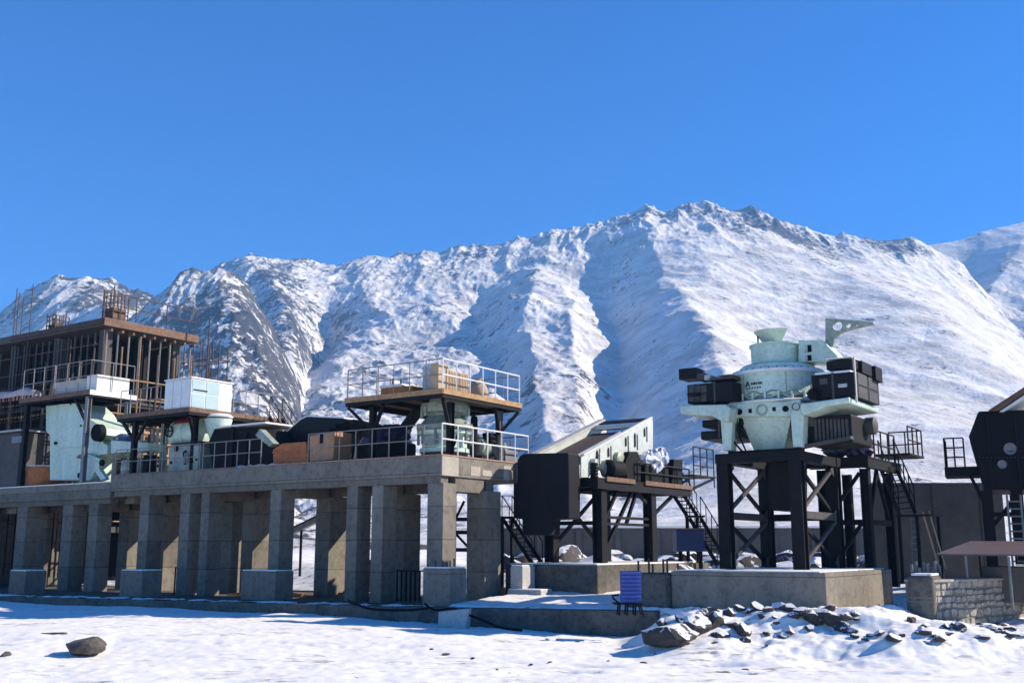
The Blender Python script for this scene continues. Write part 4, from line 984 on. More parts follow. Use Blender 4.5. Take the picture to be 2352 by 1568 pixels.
st3.part('railing', rail(MB(), [q0 - wq_ * 1.7, q0 + wq_], .95, .6, r=.022), M_DARK)
for k in (-1.7, 0, 1): p_ = q0 + wq_ * k; st3.part('post', MB().bar((p_.x, p_.y, .4), (p_.x, p_.y, p_.z - .05), .13), M_DARK)
# the screen itself
SC = Asm('vibrating_screen', 'inclined vibrating screen with pale green perforated side plate and brown deck', 'screen', S, (-1, 3, 5))
def sx(u, v, x=0): p = S.fx(u, v, x); return (p.y, p.z)
M_SPLATE = mat('pale_plate', (.52, .56, .51), .5, var=.15, scale=1, stain=.2)
side = [sx(1335, 1044), sx(1493, 958), sx(1500, 963), sx(1500, 1032), sx(1430, 1068), sx(1362, 1084), sx(1352, 1096), sx(1335, 1096)]
SC.part('side_plate', MB().prism(side, 'x', -.06, 0), M_SPLATE, bevel=.015)
sideL = [(y, z) for y, z in side]
SC.part('side_plate', MB().prism(sideL, 'x', -2.36, -2.30), M_SPLATE, bevel=.015)
a = Vector((0, *side[0])); b = Vector((0, *side[1])); d = (b - a)
SC.part('top_flange', MB().bar(a + Vector((.06, 0, .0)), b + Vector((.06, 0, .0)), .14, .05), M_WHITE)
SC.part('top_flange', MB().bar(a + Vector((-2.38, 0, .03)), b + Vector((-2.38, 0, .03)), .34, .10), M_CONCW)
dn = Vector((0, -d.z, d.y)).normalized()
SC.part('screen_deck', MB().bar(a + Vector((-1.15, 0, 0)) - dn * .30 + d * .02, a + Vector((-1.15, 0, 0)) - dn * .30 + d * .80, 2.2, .04), mat('rust_mesh', (.075, .045, .035), .8, var=.4, scale=6))
SC.part('deck_bar', MB().bar(a + Vector((-.72, 0, 0)) - dn * .24, a + Vector((-.72, 0, 0)) - dn * .24 + d * .78, .10, .08), M_CONCW)
SC.part('cross_beam', MB().bar(a + Vector((-2.3, 0, 0)) + d * .86 - dn * .1, a + Vector((-.07, 0, 0)) + d * .86 - dn * .1, .25, .18), M_WHITE)
SC.part('feed_box', MB().bar(a + Vector((-1.15, 0, 0)) + d * .9 - dn * .15, a + Vector((-1.15, 0, 0)) + d * .99 - dn * .15, 2.15, .3), M_DARK)
for u, v in ((1370, 1056), (1397, 1040), (1437, 1016), (1458, 1012), (1480, 994), (1371, 1046)):
    y, z = sx(u, v)
    h = .17 if u != 1458 else .28
    SC.part('slot', MB().prism([(y - .07, z - h), (y + .07, z - h + .04), (y + .07, z + h), (y, z + h + .06), (y - .07, z + h - .04)], 'x', .004, .02), M_BLACK)
    SC.part('stiffener', MB().box(.004, .05, y + .2, y + .25, z - .35, z + .3), M_SPLATE)
for i, (y, z) in enumerate(((1.1, 5.35), (2.2, 5.75))):
    SC.part('exciter', MB().lathe((.02, y + .6, z - .2), [(0, 0), (.34, 0), (.34, .18), (.2, .24), (0, .24)], 20, 'X'), M_GREEN2, smooth=True)
for y in (.8, 4.3):
    for x in (.1, -2.4):
        SC.part('spring', MB().lathe((x, y, zt), [(.14, .01)] + [(.14 + .03 * (k % 2), .06 * k) for k in range(1, 10)] + [(.14, .6)], 14), M_DARK, smooth=True)
    SC.part('support_beam', MB().box(-2.5, .2, y - .1, y + .1, zt + .6, zt + .75), M_SPLATE)
# hood
def sf(u, v): p = S.fy(u, v, 0); return (p.x, p.z)
hd = [sf(1208, 1191), sf(1208, 1112), sf(1217, 1110), sf(1217, 1062), sf(1222, 1050), sf(1232, 1045), sf(1333, 1043), sf(1335, 1110), sf(1335, 1192), sf(1290, 1194), sf(1288, 1229), sf(1230, 1229), sf(1228, 1193)]
SC.part('discharge_hood', MB().prism(hd, 'y', -.9, -.05), mat('hood_navy', (.012, .0125, .015), .6, spec=.12, var=.25, scale=1), bevel=.05)
# drives on the platform
A = Asm('screen_drive', 'black drive motors and guards beside the screen under a crumpled blue and white sheet', 'motor', S, (.3, 4.5, zt))
A.part('motor', MB().lathe((.25, 2.1, zt + .42), [(0, -.55), (.3, -.55), (.36, -.45), (.36, .5), (.28, .6), (0, .6)], 20, 'Y'), M_BLACK, smooth=True)
A.part('belt_guard', MB().prism([(2.9, zt + .01), (4.1, zt + .01), (4.2, zt + .9), (3.9, zt + 1.25), (3.2, zt + 1.2), (2.8, zt + .7)], 'x', .1, .4), M_BLACK, bevel=.05)
A.part('motor', MB().box(.05, .45, 4.4, 6.6, zt + .01, zt + .75), M_BLACK, bevel=.06)
A.part('seat_frame', MB().prism([(6.9, zt + .01), (7.9, zt + .01), (8.1, zt + 1.2), (7.2, zt + 1.15)], 'x', .05, .42), M_BLACK, bevel=.04)
cr = MB(); rs = random.Random(9)
def crumple(mb, c, r, seed, n=14, sq=(1, 1, .7)):
    rs = random.Random(seed); k = len(mb.v)
    vs = []; rows = 8
    for j in range(rows + 1):
        th = math.pi * j / rows
        for i in range(n):
            q = 1 + rs.uniform(-.22, .18)
            vs.append((c[0] + r * sq[0] * q * math.sin(th) * math.cos(2 * math.pi * i / n), c[1] + r * sq[1] * q * math.sin(th) * math.sin(2 * math.pi * i / n), c[2] + r * sq[2] * q * math.cos(th)))
    fs = [(j * n + i, j * n + (i + 1) % n, (j + 1) * n + (i + 1) % n, (j + 1) * n + i) for j in range(rows) for i in range(n)]
    return mb.add(vs, fs)
crumple(cr, (.3, 5.3, zt + .95), .62, 4, 16, (.6, 1.3, .75)); crumple(cr, (.3, 6.2, zt + 1.15), .45, 6, 16, (.6, 1, 1))
M_SHEET = mat('blue_white_sheet', (.70, .73, .78), .6, var=.6, scale=3.5, col2=(.05, .10, .30), bump=.6, bscale=6)
A.part('sheet', cr, M_SHEET)
# seated workers' clothing-like dark bundle in the photo is read as the drive's covers

# fine tube lattice round the right corner of the building
rs = random.Random(41)
A = Asm('scaffold', 'fine rusty tube lattice standing free at the right end of the brown roof', 'scaffold', W, (.3, 7.4, .5))
for i in range(4):
    for j in range(2):
        x = -1.6 + i * .85; y = 6.7 + j * 1.2
        A.part('standard', MB().tube((x, y, 4.0), (x + rs.uniform(-.05, .05), y, 14.2 + rs.uniform(-.4, .5)), .035, n=5), M_RUST)
for z in (6.4, 8.2, 9.4, 10.6, 11.8, 13.0):
    for j in range(2): A.part('ledger', MB().tube((-1.9, 6.7 + j * 1.2, z), (1.2, 6.7 + j * 1.2, z), .03, n=5), M_RUST)
    for i in (0, 3): A.part('transom', MB().tube((-1.6 + i * .85, 6.5, z + .05), (-1.6 + i * .85, 8.1, z + .05), .03, n=5), M_RUST)
for i in range(3): A.part('diagonal_brace', MB().tube((-1.6 + i * .85, 6.65, 6.4 + i * 2), (-.75 + i * .85, 6.65, 8.2 + i * 2), .03, n=5), M_RUST)

# stacked dark formwork walls of the lower, older wing at the far left
A = Asm('formwork_wing', 'low dark wing of stacked formwork panels and rods left of the pink canvas', 'formwork', W, (-14, -2, .5))
rs = random.Random(8)
for i in range(16):
    x = -17.5 + i * .5
    A.part('panel', MB().box(x, x + .44, -1.9, -1.8, 6.2 + rs.uniform(-.1, .1), 9.6 + rs.uniform(-.3, .5)), M_DARK if i % 3 else M_BROWN)
for z in (7.0, 8.2, 9.2): A.part('waler', MB().box(-17.6, -9.4, -2.0, -1.91, z, z + .12), M_BROWN)
for i in range(18):
    x = -17.4 + i * .46; A.part('rod', MB().tube((x, -1.7, 9.5), (x + rs.uniform(-.05, .05), -1.7, 10.9 + rs.uniform(-.3, .6)), .025, n=5), M_RUST)
# ================================================================== vertical shaft crusher on its tower
pl = Asm('concrete_plinth', 'broad concrete plinth under the green crusher tower, dark front and sunlit tan right face', 'plinth', V, (-2.5, 3.5, .2))
pl.part('body', MB().box(-5.15, 0, 0, 7.2, -.6, 1.33), M_CONC, bevel=.03)
pl.part('footing', MB().box(-6.5, .12, -.12, 7.3, -.7, .12), M_CONC2, bevel=.03)
pl.part('snow', MB().box(-5.0, -.2, .1, 7.0, 1.332, 1.37), M_SNOW, bevel=.015)
solo('concrete_block', MB().box(-6.75, -5.17, -.35, 1.5, -.6, 1.25), M_CONC2, V, (-6, .5, 0), 'smooth grey concrete block left of the crusher plinth behind the blue slatted stand', 'block', bevel=.1)
TW = Asm('crusher_tower', 'massive dark steel tower with cross bracing holding up the pale green crusher', 'tower', V, (-2.95, 4.4, 1.33))
xl, xr, yf, yb, zt = -4.25, -1.65, 2.6, 6.4, 5.3
for x in (xl, xr):
    for y in (yf, yb):
        TW.part('leg', MB().ibeam(x, y, 1.375, zt - .34, .42, .06, turn=(False)), M_DARK)
        TW.part('base_plate', MB().box(x - .3, x + .3, y - .3, y + .3, 1.334, 1.374), M_DARK)
TW.part('top_beam', MB().box(xl - .23, xr + .23, yf - .24, yf + .2, zt - .335, zt), M_DARK)
TW.part('top_beam', MB().box(xl - .23, xr + .23, yb - .2, yb + .24, zt - .335, zt), M_DARK)
for x in (xl, xr): TW.part('top_beam', MB().box(x - .2, x + .2, yf + .201, yb - .201, zt - .33, zt - .005), M_DARK)
M_DGREY = mat('worn_lit_steel', (.08, .075, .07), .6, spec=.2, var=.3, scale=1.5, stain=.3)
for x in (xl, xr):  # ties and one set of braces get greyer steel as painted sunlight
    TW.part('tie_beam', MB().box(x - .1, x + .1, yf + .22, yb - .22, 3.05, 3.3), M_DGREY)
    for z0_, z1_ in ((1.6, 3.0), (3.35, 4.9)):
        TW.part('brace', MB().bar((x + .05, yf + .2, z0_), (x + .05, yb - .2, z1_), .1, .13), M_DGREY)
        TW.part('brace', MB().bar((x - .08, yf + .2, z1_), (x - .08, yb - .2, z0_), .1, .13), M_DARK)
TW.part('tie_beam', MB().box(xl + .22, xr - .22, yb - .1, yb + .1, 3.05, 3.3), M_DARK)
def v2(u, v, y): p = V.fy(u, v, y); return (p.x, p.z)
ch = [v2(1776, 1060, 4), v2(1832, 1060, 4), v2(1832, 1162, 4), v2(1824, 1173, 4), v2(1786, 1173, 4), v2(1776, 1165, 4)]
solo('chute', MB().prism(ch, 'y', 3.6, 5.0), M_DARK, V, (-3, 4.3, 4), 'dark blue black discharge chute hanging between the legs of the crusher tower', 'chute', bevel=.03)

G = Asm('shaft_crusher', 'huge pale green round crusher with twin side motors high on the dark tower', 'crusher', V, (-2.95, 4.4, 5.3))
cxx, cyy = V.fy(1787, 880, 4.4).x, 4.4
def zc(v): return at(1787, v, 37.0).z
cam_l = V.loc(CAM); camang = math.atan2(cam_l.y - cyy, cam_l.x - cxx)
def L(name, prof, m=M_GREEN, n=64, c=None):
    c = c or (cxx, cyy)
    return G.part(name, MB().lathe((c[0], c[1], 0), prof, n), m, smooth=True)
z_ = zc
L('drum', [(1.50, z_(908)), (1.57, z_(906)), (1.58, z_(860)), (1.56, z_(854)), (1.0, z_(852))])
L('flange', [(1.4, z_(857)), (1.68, z_(854)), (1.68, z_(848)), (1.62, z_(844)), (1.0, z_(841))], M_WHITE)
L('lid', [(1.25, z_(845)), (1.34, z_(840)), (1.34, z_(834)), (1.24, z_(829)), (.93, z_(826)), (.9, z_(822))], M_GREEN)
L('upper_drum', [(.90, z_(828)), (.91, z_(826)), (.91, z_(786)), (.97, z_(783)), (.97, z_(779)), (.0, z_(776))])
hc = (cxx + .2, cyy)
G.part('feed_hopper', MB().lathe((cxx - .05, cyy, 0), [(.25, z_(780)), (.42, z_(771)), (.74, z_(746)), (.70, z_(745)), (.38, z_(769))], 48, a0=R(95), a1=R(330)), M_GREEN, smooth=True)
G.part('hopper_post', MB().tube((cxx - .55, cyy - .35, z_(780)), (cxx - .55, cyy - .35, z_(752)), .03), M_BLACK)
# housing to the right of the upper drum
hs_ = [v2(1836, 782, 4.0), v2(1890, 782, 4.0), v2(1925, 818, 4.0), v2(1925, 832, 4.0), v2(1836, 832, 4.0)]
G.part('side_housing', MB().prism(hs_, 'y', 3.9, 4.9), M_GREEN, bevel=.02)
for v0, v1 in ((792, 809), (815, 829)):
    a = v2(1850, v1, 3.88); b = v2(1863, v0, 3.88)
    w_ = G.part('window', MB().box(a[0], b[0], 3.86, 3.898, a[1], b[1]), M_BLACK)
    G.part('window_edge', MB().box(a[0] - .0, a[0] + .09, 3.84, 3.858, a[1], b[1]), M_CONCW)
# davit arm
dv = [v2(1897, 731, 4.4), v2(1990, 738, 4.4), v2(2008, 741, 4.4), v2(2009, 745, 4.4), v2(1960, 756, 4.4), v2(1930, 766, 4.4), v2(1918, 778, 4.4), v2(1915, 798, 4.4), v2(1897, 790, 4.4)]
dvo = MB()
dvo.prism(dv, 'y', 4.32, 4.5)
dav = G.part('davit_arm', dvo, M_GREEN2, bevel=.015)
# round holes cut through the davit
for u, v, r in ((1925, 749, .17), (1950, 748, .09), (1968, 747, .05)):
    p = v2(u, v, 4.4)
    cut = MB().lathe((p[0] + 2.95, 4.41 - 4.4, p[1] - 5.3), [(0, -.4), (r, -.4), (r, .4), (0, .4)], 24, 'Y')
    cu = cut.build('cutter', M_GREEN2, G.o)
    bo = dav.modifiers.new('hole', 'BOOLEAN'); bo.object = cu; bo.operation = 'DIFFERENCE'; bo.solver = 'EXACT'
    bpy.context.view_layer.update()
    me2 = bpy.data.meshes.new_from_object(dav.evaluated_get(bpy.context.evaluated_depsgraph_get()))
    dav.modifiers.clear(); dav.data = me2; bpy.data.objects.remove(cu)
# marks on the drum: an emblem and two rows of small illegible characters
def onr(ang, z, r=1.582): t = camang + ang; return Vector((cxx + r * math.cos(t), cyy + r * math.sin(t), z))
def stroke(mb, a0, z0, a1, z1, w=.014):
    p = onr(a0, z0); q = onr(a1, z1); out = Vector((p.x - cxx, p.y - cyy, 0)).normalized()
    mb.bar(p, q, w, .008, up=out); return mb
def ang_u(u): return math.asin(max(-1, min(1, (u - 1787) * .0154 / 1.58)))
lg = MB()
a0 = ang_u(1719); zt0 = z_(873); zt1 = z_(885)
stroke(lg, a0, zt0, ang_u(1714.5), zt1, .04); stroke(lg, a0, zt0, ang_u(1723.5), zt1, .04); stroke(lg, ang_u(1717), z_(876), ang_u(1721), z_(876), .05)
stroke(lg, ang_u(1717), z_(883), ang_u(1719), z_(880), .03)
G.part('emblem', lg, M_BLACK)
rs = random.Random(21)
def glyph(u0, v0, w, h):
    mb = MB()
    for k in range(3):
        v_ = v0 + h * (k + .1) / 2.4; stroke(mb, ang_u(u0), z_(v_), ang_u(u0 + w), z_(v_), .016)
    for k in range(2 + rs.randint(0, 1)):
        uu = u0 + w * rs.uniform(.05, .95); stroke(mb, ang_u(uu), z_(v0), ang_u(uu + rs.uniform(-1, 1)), z_(v0 + h), .018)
    return mb
for i in range(5): G.part('character', glyph(1727 + i * 5.4, 877, 4.2, 5.2), M_BLACK)
for i in range(6): G.part('character', glyph(1716 + i * 6.0, 888, 3.2, 2.4), M_BLACK)
# band of pipes under the drum
L('belt_ring', [(1.3, z_(921)), (1.45, z_(919)), (1.46, z_(900)), (1.3, z_(898))], M_GREEN2)
for k in range(3):
    zz = z_(915) + k * .1
    rr_ = MB(); n = 40
    pts = [onr(R(-75) + R(150) * i / n, zz + .06 * math.sin(i * .9 + k * 2), 1.52 + .03 * k) for i in range(n + 1)]
    G.part('hose', rr_.path(pts, .035, 6), M_GREEN if k % 2 else M_GREEN2)
for i in range(9):
    t = R(-66) + R(132) * i / 8
    p = onr(t, z_(919), 1.62); q = onr(t, z_(900), 1.62)
    G.part('clamp', MB().bar(p, q, .07, .05), M_GREEN)
L('skirt', [(1.45, z_(927)), (1.76, z_(923)), (1.78, z_(920)), (1.72, z_(917)), (1.3, z_(916))], M_WHITE)
# belt frame with round ports
fr_ = [v2(1676, 957, 2.75), v2(1662, 945, 2.75), v2(1664, 930, 2.75), v2(1676, 922, 2.75), v2(1834, 920, 2.75), v2(1848, 930, 2.75), v2(1848, 945, 2.75), v2(1838, 957, 2.75)]
G.part('belt_frame', MB().prism(fr_, 'y', 2.75, 5.9), M_GREEN, bevel=.10)
for u, v, r in ((1697, 945, .10), (1803, 938, .10)):
    p = v2(u, v, 2.7); G.part('port', MB().lathe((p[0], 2.745, p[1]), [(0, 0), (r, 0), (r * 1.15, -.02), (r * 1.15, .02)], 20, 'Y'), M_BLACK)
for u, v in ((1722, 943), (1777, 939)):
    p = v2(u, v, 2.7); G.part('port', MB().box(p[0] - .055, p[0] + .055, 2.72, 2.749, p[1] - .07, p[1] + .07), M_BLACK)
p = v2(1749, 941, 2.7)
G.part('inspection_ring', MB().lathe((p[0], 2.74, p[1]), [(.15, 0), (.15, .04), (.2, .04), (.2, 0)], 24, 'Y'), M_GREEN2, smooth=True)
# outriggers: plates carrying the motors
lo = [v2(1561, 930, 2.0), v2(1665, 928, 2.0), v2(1676, 935, 2.0), v2(1672, 968, 2.0), v2(1655, 966, 2.0), v2(1635, 955, 2.0), v2(1562, 950, 2.0)]
G.part('motor_bracket', MB().prism(lo, 'y', 2.0, 5.6), M_GREEN, bevel=.05)
ro = [v2(1838, 926, 2.0), v2(1951, 911, 2.0), v2(1951, 925, 2.0), v2(1900, 932, 2.0), v2(1862, 948, 2.0), v2(1845, 953, 2.0), v2(1838, 945, 2.0)]
G.part('motor_bracket', MB().prism(ro, 'y', 2.0, 5.3), M_GREEN, bevel=.05)
# legs
def leg(u0, u1, v0, v1, y, ym):
    a = v2(u0, v0, y); b = v2(u1, v0, y); c_ = v2(u1 - 3, v1, y); d_ = v2(u0 + 6, v1, y)
    G.part('leg', MB().prism([d_, c_, b, ((a[0] + b[0]) / 2, b[1] + .2), a], 'y', y, ym), M_GREEN, bevel=.03)
    m = ((a[0] + b[0]) / 2)
    G.part('lug', MB().lathe((m, y - .03, b[1] + .25), [(0, -.02), (.10, -.02), (.13, 0), (.13, .08)], 16, 'Y'), M_BLACK)
    G.part('lug_plate', MB().box(m - .16, m + .16, y - .04, y + .02, b[1] - .05, b[1] + .5), M_GREEN, bevel=.03)
leg(1654, 1682, 960, 1034, 2.45, 2.95); leg(1815, 1846, 950, 1026, 2.45, 2.95)
hp_t = [v2(1700, 958, 3.0), v2(1822, 958, 3.0)]; hp_b = [v2(1730, 1026, 3.2), v2(1794, 1026, 3.2)]
a0_, a1_ = hp_t[0][0], hp_t[1][0]; b0_, b1_ = hp_b[0][0], hp_b[1][0]; zt_, zb_ = hp_t[0][1], zt + .005
G.part('lower_hopper', MB().hexa([(b0_, 3.4, zb_), (b1_, 3.4, zb_), (b1_, 5.2, zb_), (b0_, 5.2, zb_)], [(a0_, 2.9, zt_), (a1_, 2.9, zt_), (a1_, 5.8, zt_), (a0_, 5.8, zt_)]), M_GREEN, bevel=.02)
G.part('sill_beam', MB().box(-4.3, -1.6, 3.1, 3.35, zt + .002, zt + .14), M_DARK)
G.part('cable', MB().path([v2x for v2x in [Vector((v2(1683, 1012, 2.6)[0], 2.7, v2(1683, 1012, 2.6)[1])), Vector((v2(1690, 1022, 2.6)[0], 2.7, v2(1690, 1022, 2.6)[1])), Vector((v2(1705, 1034, 2.6)[0], 2.7, zt + .02))]], .035), M_BLACK)
# motors with guards
M_MOT = mat('charcoal_paint', (.012, .0115, .012), .55, spec=.14, var=.2, scale=1)
def vbox(u0, v0, u1, v1, y0, y1):
    a = V.fy(u0, v1, y0); b = V.fy(u1, v0, y0); return MB().box(a.x, b.x, y0, y1, a.z, b.z)
g1 = G.part('motor_guard', vbox(1579, 874, 1682, 927, 2.3, 5.2), M_MOT, bevel=.03)
for i in range(3):
    for j in range(2): G.part('grille', vbox(1582 + i * 14, 884 + j * 20, 1594 + i * 14, 902 + j * 20, 2.26, 2.298), M_DGREY, g1)
G.part('terminal_box', vbox(1559, 843, 1598, 872, 2.6, 3.4), M_MOT, bevel=.02)
G.part('terminal_box', vbox(1600, 856, 1617, 873, 2.5, 3.2), M_DGREY, bevel=.01)
G.part('cable_tray', vbox(1618, 860, 1630, 873, 2.5, 3.2), M_CONCW)
G.part('snow', vbox(1646, 858, 1683, 862, 2.4, 3.2), M_SNOW)
G.part('guard_top', vbox(1630, 862, 1683, 873, 2.4, 3.4), M_DGREY)
G.part('step_bracket', vbox(1578, 903, 1600, 908, 1.9, 2.25), M_DARK)
g2 = G.part('motor_guard', vbox(1866, 853, 1961, 917, 2.2, 5.0), M_MOT, bevel=.03)
pr = V.fx(1975, 880, V.fy(1961, 880, 2.2).x)
xr_ = V.fy(1961, 880, 2.2).x
zA, zB = V.fy(1961, 917, 2.2).z, V.fy(1961, 853, 2.2).z
for i in range(2):
    for j in range(2):
        G.part('grille', MB().box(xr_ + .002, xr_ + .03, 2.6 + i * 1.2, 3.6 + i * 1.2, zA + .12 + j * .45, zA + .5 + j * .45), M_DGREY, g2)
G.part('guard_post', MB().box(xr_ + .002, xr_ + .05, 2.25, 2.35, zA - .1, zB + .5), M_CONCW)
G.part('sight_glass', vbox(1883, 868, 1900, 883, 2.17, 2.198), M_DGREY)
G.part('terminal_box', vbox(1898, 824, 1957, 850, 2.4, 4.0), M_MOT, bevel=.03)
G.part('terminal_box', MB().box(xr_ - .6, xr_ + .05, 3.1, 4.2, zB + .08, zB + .5), M_MOT, bevel=.02)
G.part('terminal_box', MB().box(xr_ - .5, xr_ + .15, 4.3, 5.1, zB - .02, zB + .48), M_DARK, bevel=.02)
G.part('snow', MB().box(xr_ - 1.3, xr_ - .1, 2.25, 3.3, zB + .002, zB + .08), M_SNOW, bevel=.02)
G.part('snow', vbox(1896, 820, 1956, 824, 2.42, 3.9), M_SNOW, bevel=.01)
G.part('cable_gland', MB().lathe((v2(1868, 905, 2.1)[0], 2.15, v2(1868, 905, 2.1)[1]), [(0, 0), (.16, 0), (.2, .1), (.12, .2), (0, .2)], 14, 'Y'), M_BLACK, smooth=True)
# motors hanging below
G.part('motor', vbox(1612, 958, 1706, 982, 2.9, 4.9), M_MOT, bevel=.05)
G.part('motor', vbox(1609, 984, 1706, 1010, 2.8, 4.9), M_MOT, bevel=.05)
G.part('motor', vbox(1846, 950, 1955, 1022, 3.0, 5.2), M_MOT, bevel=.05)
G.part('junction_box', vbox(1846, 957, 1868, 980, 2.9, 2.998), M_DGREY, bevel=.01)
G.part('skid', MB().bar((v2(1846, 1030, 2.9)[0], 2.8, zt + .12), (v2(1960, 1015, 2.9)[0], 2.8, zt + .35), .3, .1), M_DGREY)
G.part('fan_cover', MB().lathe((xr_ - .45, 4.7, 6.2), [(0, 0), (.25, 0), (.3, .05), (.3, .35), (.2, .4), (0, .4)], 20, 'X'), M_DGREY, smooth=True)

for i in range(36):
    t = 2 * math.pi * i / 36
    x, y = cxx + 1.62 * math.cos(t), cyy + 1.62 * math.sin(t)
    G.part('flange_bolt', MB().lathe((x, y, z_(848)), [(0, .06), (.035, .06), (.035, -.09), (0, -.09)], 6), M_DGREY)
for t in (R(-48), R(10), R(46)):
    p = onr(t, z_(905), 1.584); q = onr(t, z_(855), 1.584)
    G.part('weld_seam', MB().bar(p, q, .03, .012, up=(p.x - cxx, p.y - cyy, 0)), M_GREEN2)
G.part('cable', MB().path([Vector((v2(1700, 962, 2.6)[0], 2.6, v2(1700, 962, 2.6)[1])), Vector((v2(1694, 985, 2.6)[0], 2.55, v2(1694, 985, 2.6)[1])), Vector((v2(1702, 1010, 2.6)[0], 2.6, v2(1702, 1010, 2.6)[1])), Vector((v2(1712, 1034, 2.6)[0], 2.7, zt + .03))], .03), M_BLACK)
# gussets and splice plates on the tower
for x in (xl, xr):
    for y, sg in ((yf, 1), (yb, -1)):
        for z in (3.17, 4.85, 1.55):
            TW.part('gusset', MB().prism([(y + sg * .2, z - .28), (y + sg * .2, z + .28), (y + sg * .62, z)], 'x', x + .09, x + .12), M_DGREY)

for i in range(5):
    G.part('cooling_rib', vbox(1650 + i * 10, 960, 1653 + i * 10, 1008, 2.74, 2.799), M_DGREY)
for i in range(9):
    G.part('cooling_rib', vbox(1872 + i * 9, 962, 1875 + i * 9, 1012, 2.94, 2.998), M_DGREY)
G.part('panel_seam', vbox(1912, 855, 1914, 915, 2.18, 2.198), M_DGREY)
G.part('panel_seam', vbox(1640, 876, 1642, 925, 2.28, 2.298), M_DGREY)
G.part('name_plate', vbox(1925, 880, 1945, 890, 2.17, 2.198), M_CONCW)
# ================================================================== second tower, stairs and structures on the right
T2 = Asm('service_tower', 'dark steel service tower with railed platform right of the green crusher', 'tower', V, (-.5, 10.5, 1))
def wq(u, v, Y): return V.loc(at(u, v, Y))
pA = wq(1996, 1062, 42)
zf = pA.z
x1 = wq(2078, 1062, 43).x
x0 = wq(1950, 1062, 40).x
ya, yb_ = pA.y - .5, pA.y + 2.3
ya = 6.9; yb_ = 10.4
xx1 = V.fy(1995, 1062, ya).x
T2.part('floor', MB().box(xx1 - 2.2, xx1, ya, yb_ + 1.0, zf - .06, zf), M_DARK)
T2.part('beam', MB().box(xx1 - .25, xx1 - .02, ya, yb_ + .98, zf - .4, zf - .062), M_DARK)
T2.part('beam', MB().box(xx1 - 2.2, xx1 - .26, ya, ya + .2, zf - .4, zf - .062), M_DARK)
for x, y in ((xx1 - .3, ya + .5), (xx1 - 1.9, ya + .5), (xx1 - .3, yb_), (xx1 - 1.9, yb_)):
    T2.part('leg', MB().ibeam(x, y, .6, zf - .41, .32, .05, turn=True), M_DARK)
T2.part('tie_beam', MB().box(xx1 - .36, xx1 - .2, ya + .7, yb_ - .2, 2.9, 3.1), M_DARK)
T2.part('tie_beam', MB().box(xx1 - 1.7, xx1 - .5, ya + .4, ya + .55, 2.9, 3.1), M_DARK)
for p, q in (((xx1 - .3, ya + .7, 3.1), (xx1 - .3, yb_ - 1.5, zf - .4)), ((xx1 - .3, yb_ - .2, 3.1), (xx1 - .3, yb_ - 1.6, zf - .4)), ((xx1 - 1.8, ya + .5, 1.2), (xx1 - .5, ya + .5, 3.0)), ((xx1 - 1.8, ya + .5, 3.1), (xx1 - .5, ya + .5, 4.8))):
    T2.part('brace', MB().bar(p, q, .12), M_DARK)
T2.part('landing', MB().box(xx1 - .8, xx1 + .55, yb_ + .2, yb_ + 2.4, zf + .28, zf + .36), M_DARK)
T2.part('railing', rail(MB(), [(xx1 + .5, yb_ + .25, zf + .36), (xx1 + .5, yb_ + 2.35, zf + .36), (xx1 - .8, yb_ + 2.35, zf + .36)], 1.05, .7, r=.03), M_DARK)
T2.part('railing', rail(MB(), [(xx1 - .05, ya + 1, zf), (xx1 - .05, yb_ + .3, zf)], 1.05, .9, r=.03), M_DARK)
cr = MB(); crumple(cr, (xx1 - .7, ya + 1.2, zf + .45), .55, 8, 16, (1.1, 1.2, .8)); crumple(cr, (xx1 - 1.5, ya + 1.0, zf + .4), .45, 9, 14, (1.1, 1.1, .8))
solo('covered_motor', cr, mat('purple_white_sheet', (.035, .03, .07), .5, var=.3, scale=3, bump=.7, bscale=6), V, (xx1 - .9, ya + 1.1, zf), 'lumpy motor under a dark purple sheet on the service tower platform', 'motor')
st2 = Asm('steel_stair', 'long black steel stair with a switchback right of the service tower', 'stair', V, (xx1 + 1.5, 12, 1))
pa = V.loc(at(2020, 1070, 42.0)); pb = V.loc(at(2066, 1182, 40.6)); wv = V.loc(at(2055, 1066, 42.2)) - pa
stair(st2, pa, pb, wv, 9, M_DARK, .0, r=.03)
up = Vector((0, 0, 1.0)); mb = MB()
for off in (Vector((0, 0, 0)), wv):
    for k in range(5):
        c = pa.lerp(pb, k / 4) + off; mb.tube(c, c + up, .025, n=6)
    mb.tube(pa + off + up, pb + off + up, .03, n=6)
    mb.tube(pa + off + up * .5, pb + off + up * .5, .02, n=6)
st2.part('handrail', mb, M_DARK)
st2.part('landing', MB().box(pb.x - .1, pb.x + 1.2, pb.y - .2, pb.y + 1.4, pb.z - .06, pb.z), M_DARK)
for dx_, dy_ in ((0, -.1), (.65, -.1), (1.1, 1.2)):
    st2.part('post', MB().bar((pb.x + dx_, pb.y + dy_, .8), (pb.x + dx_, pb.y + dy_, pb.z - .06), .11), M_DARK)
pc = pb + Vector((.85, -.05, 0)); pd = V.loc(at(2158, 1308, 40.5))
st2.part('handrail', MB().tube(pc + Vector((0, 0, .1)), pd, .035).tube(pc + wv * .4 + Vector((0, 0, .1)), pd + wv * .4, .03), mat('tan_rail', (.42, .30, .17), .6, var=.3, scale=4))
lad = MB()
for u in (2091, 2106):
    q = V.loc(at(u, 1185, 41.2)); r_ = V.loc(at(u + 5, 1310, 41.2)); lad.tube(q, r_, .035)
q = V.loc(at(2091, 1185, 41.2)); r_ = V.loc(at(2096, 1310, 41.2)); dq = V.loc(at(2106, 1185, 41.2)) - q
for k in range(9): c = q.lerp(r_, k / 9 + .05); lad.tube(c, c + dq, .03)
st2.part('ladder', lad, M_GREY)
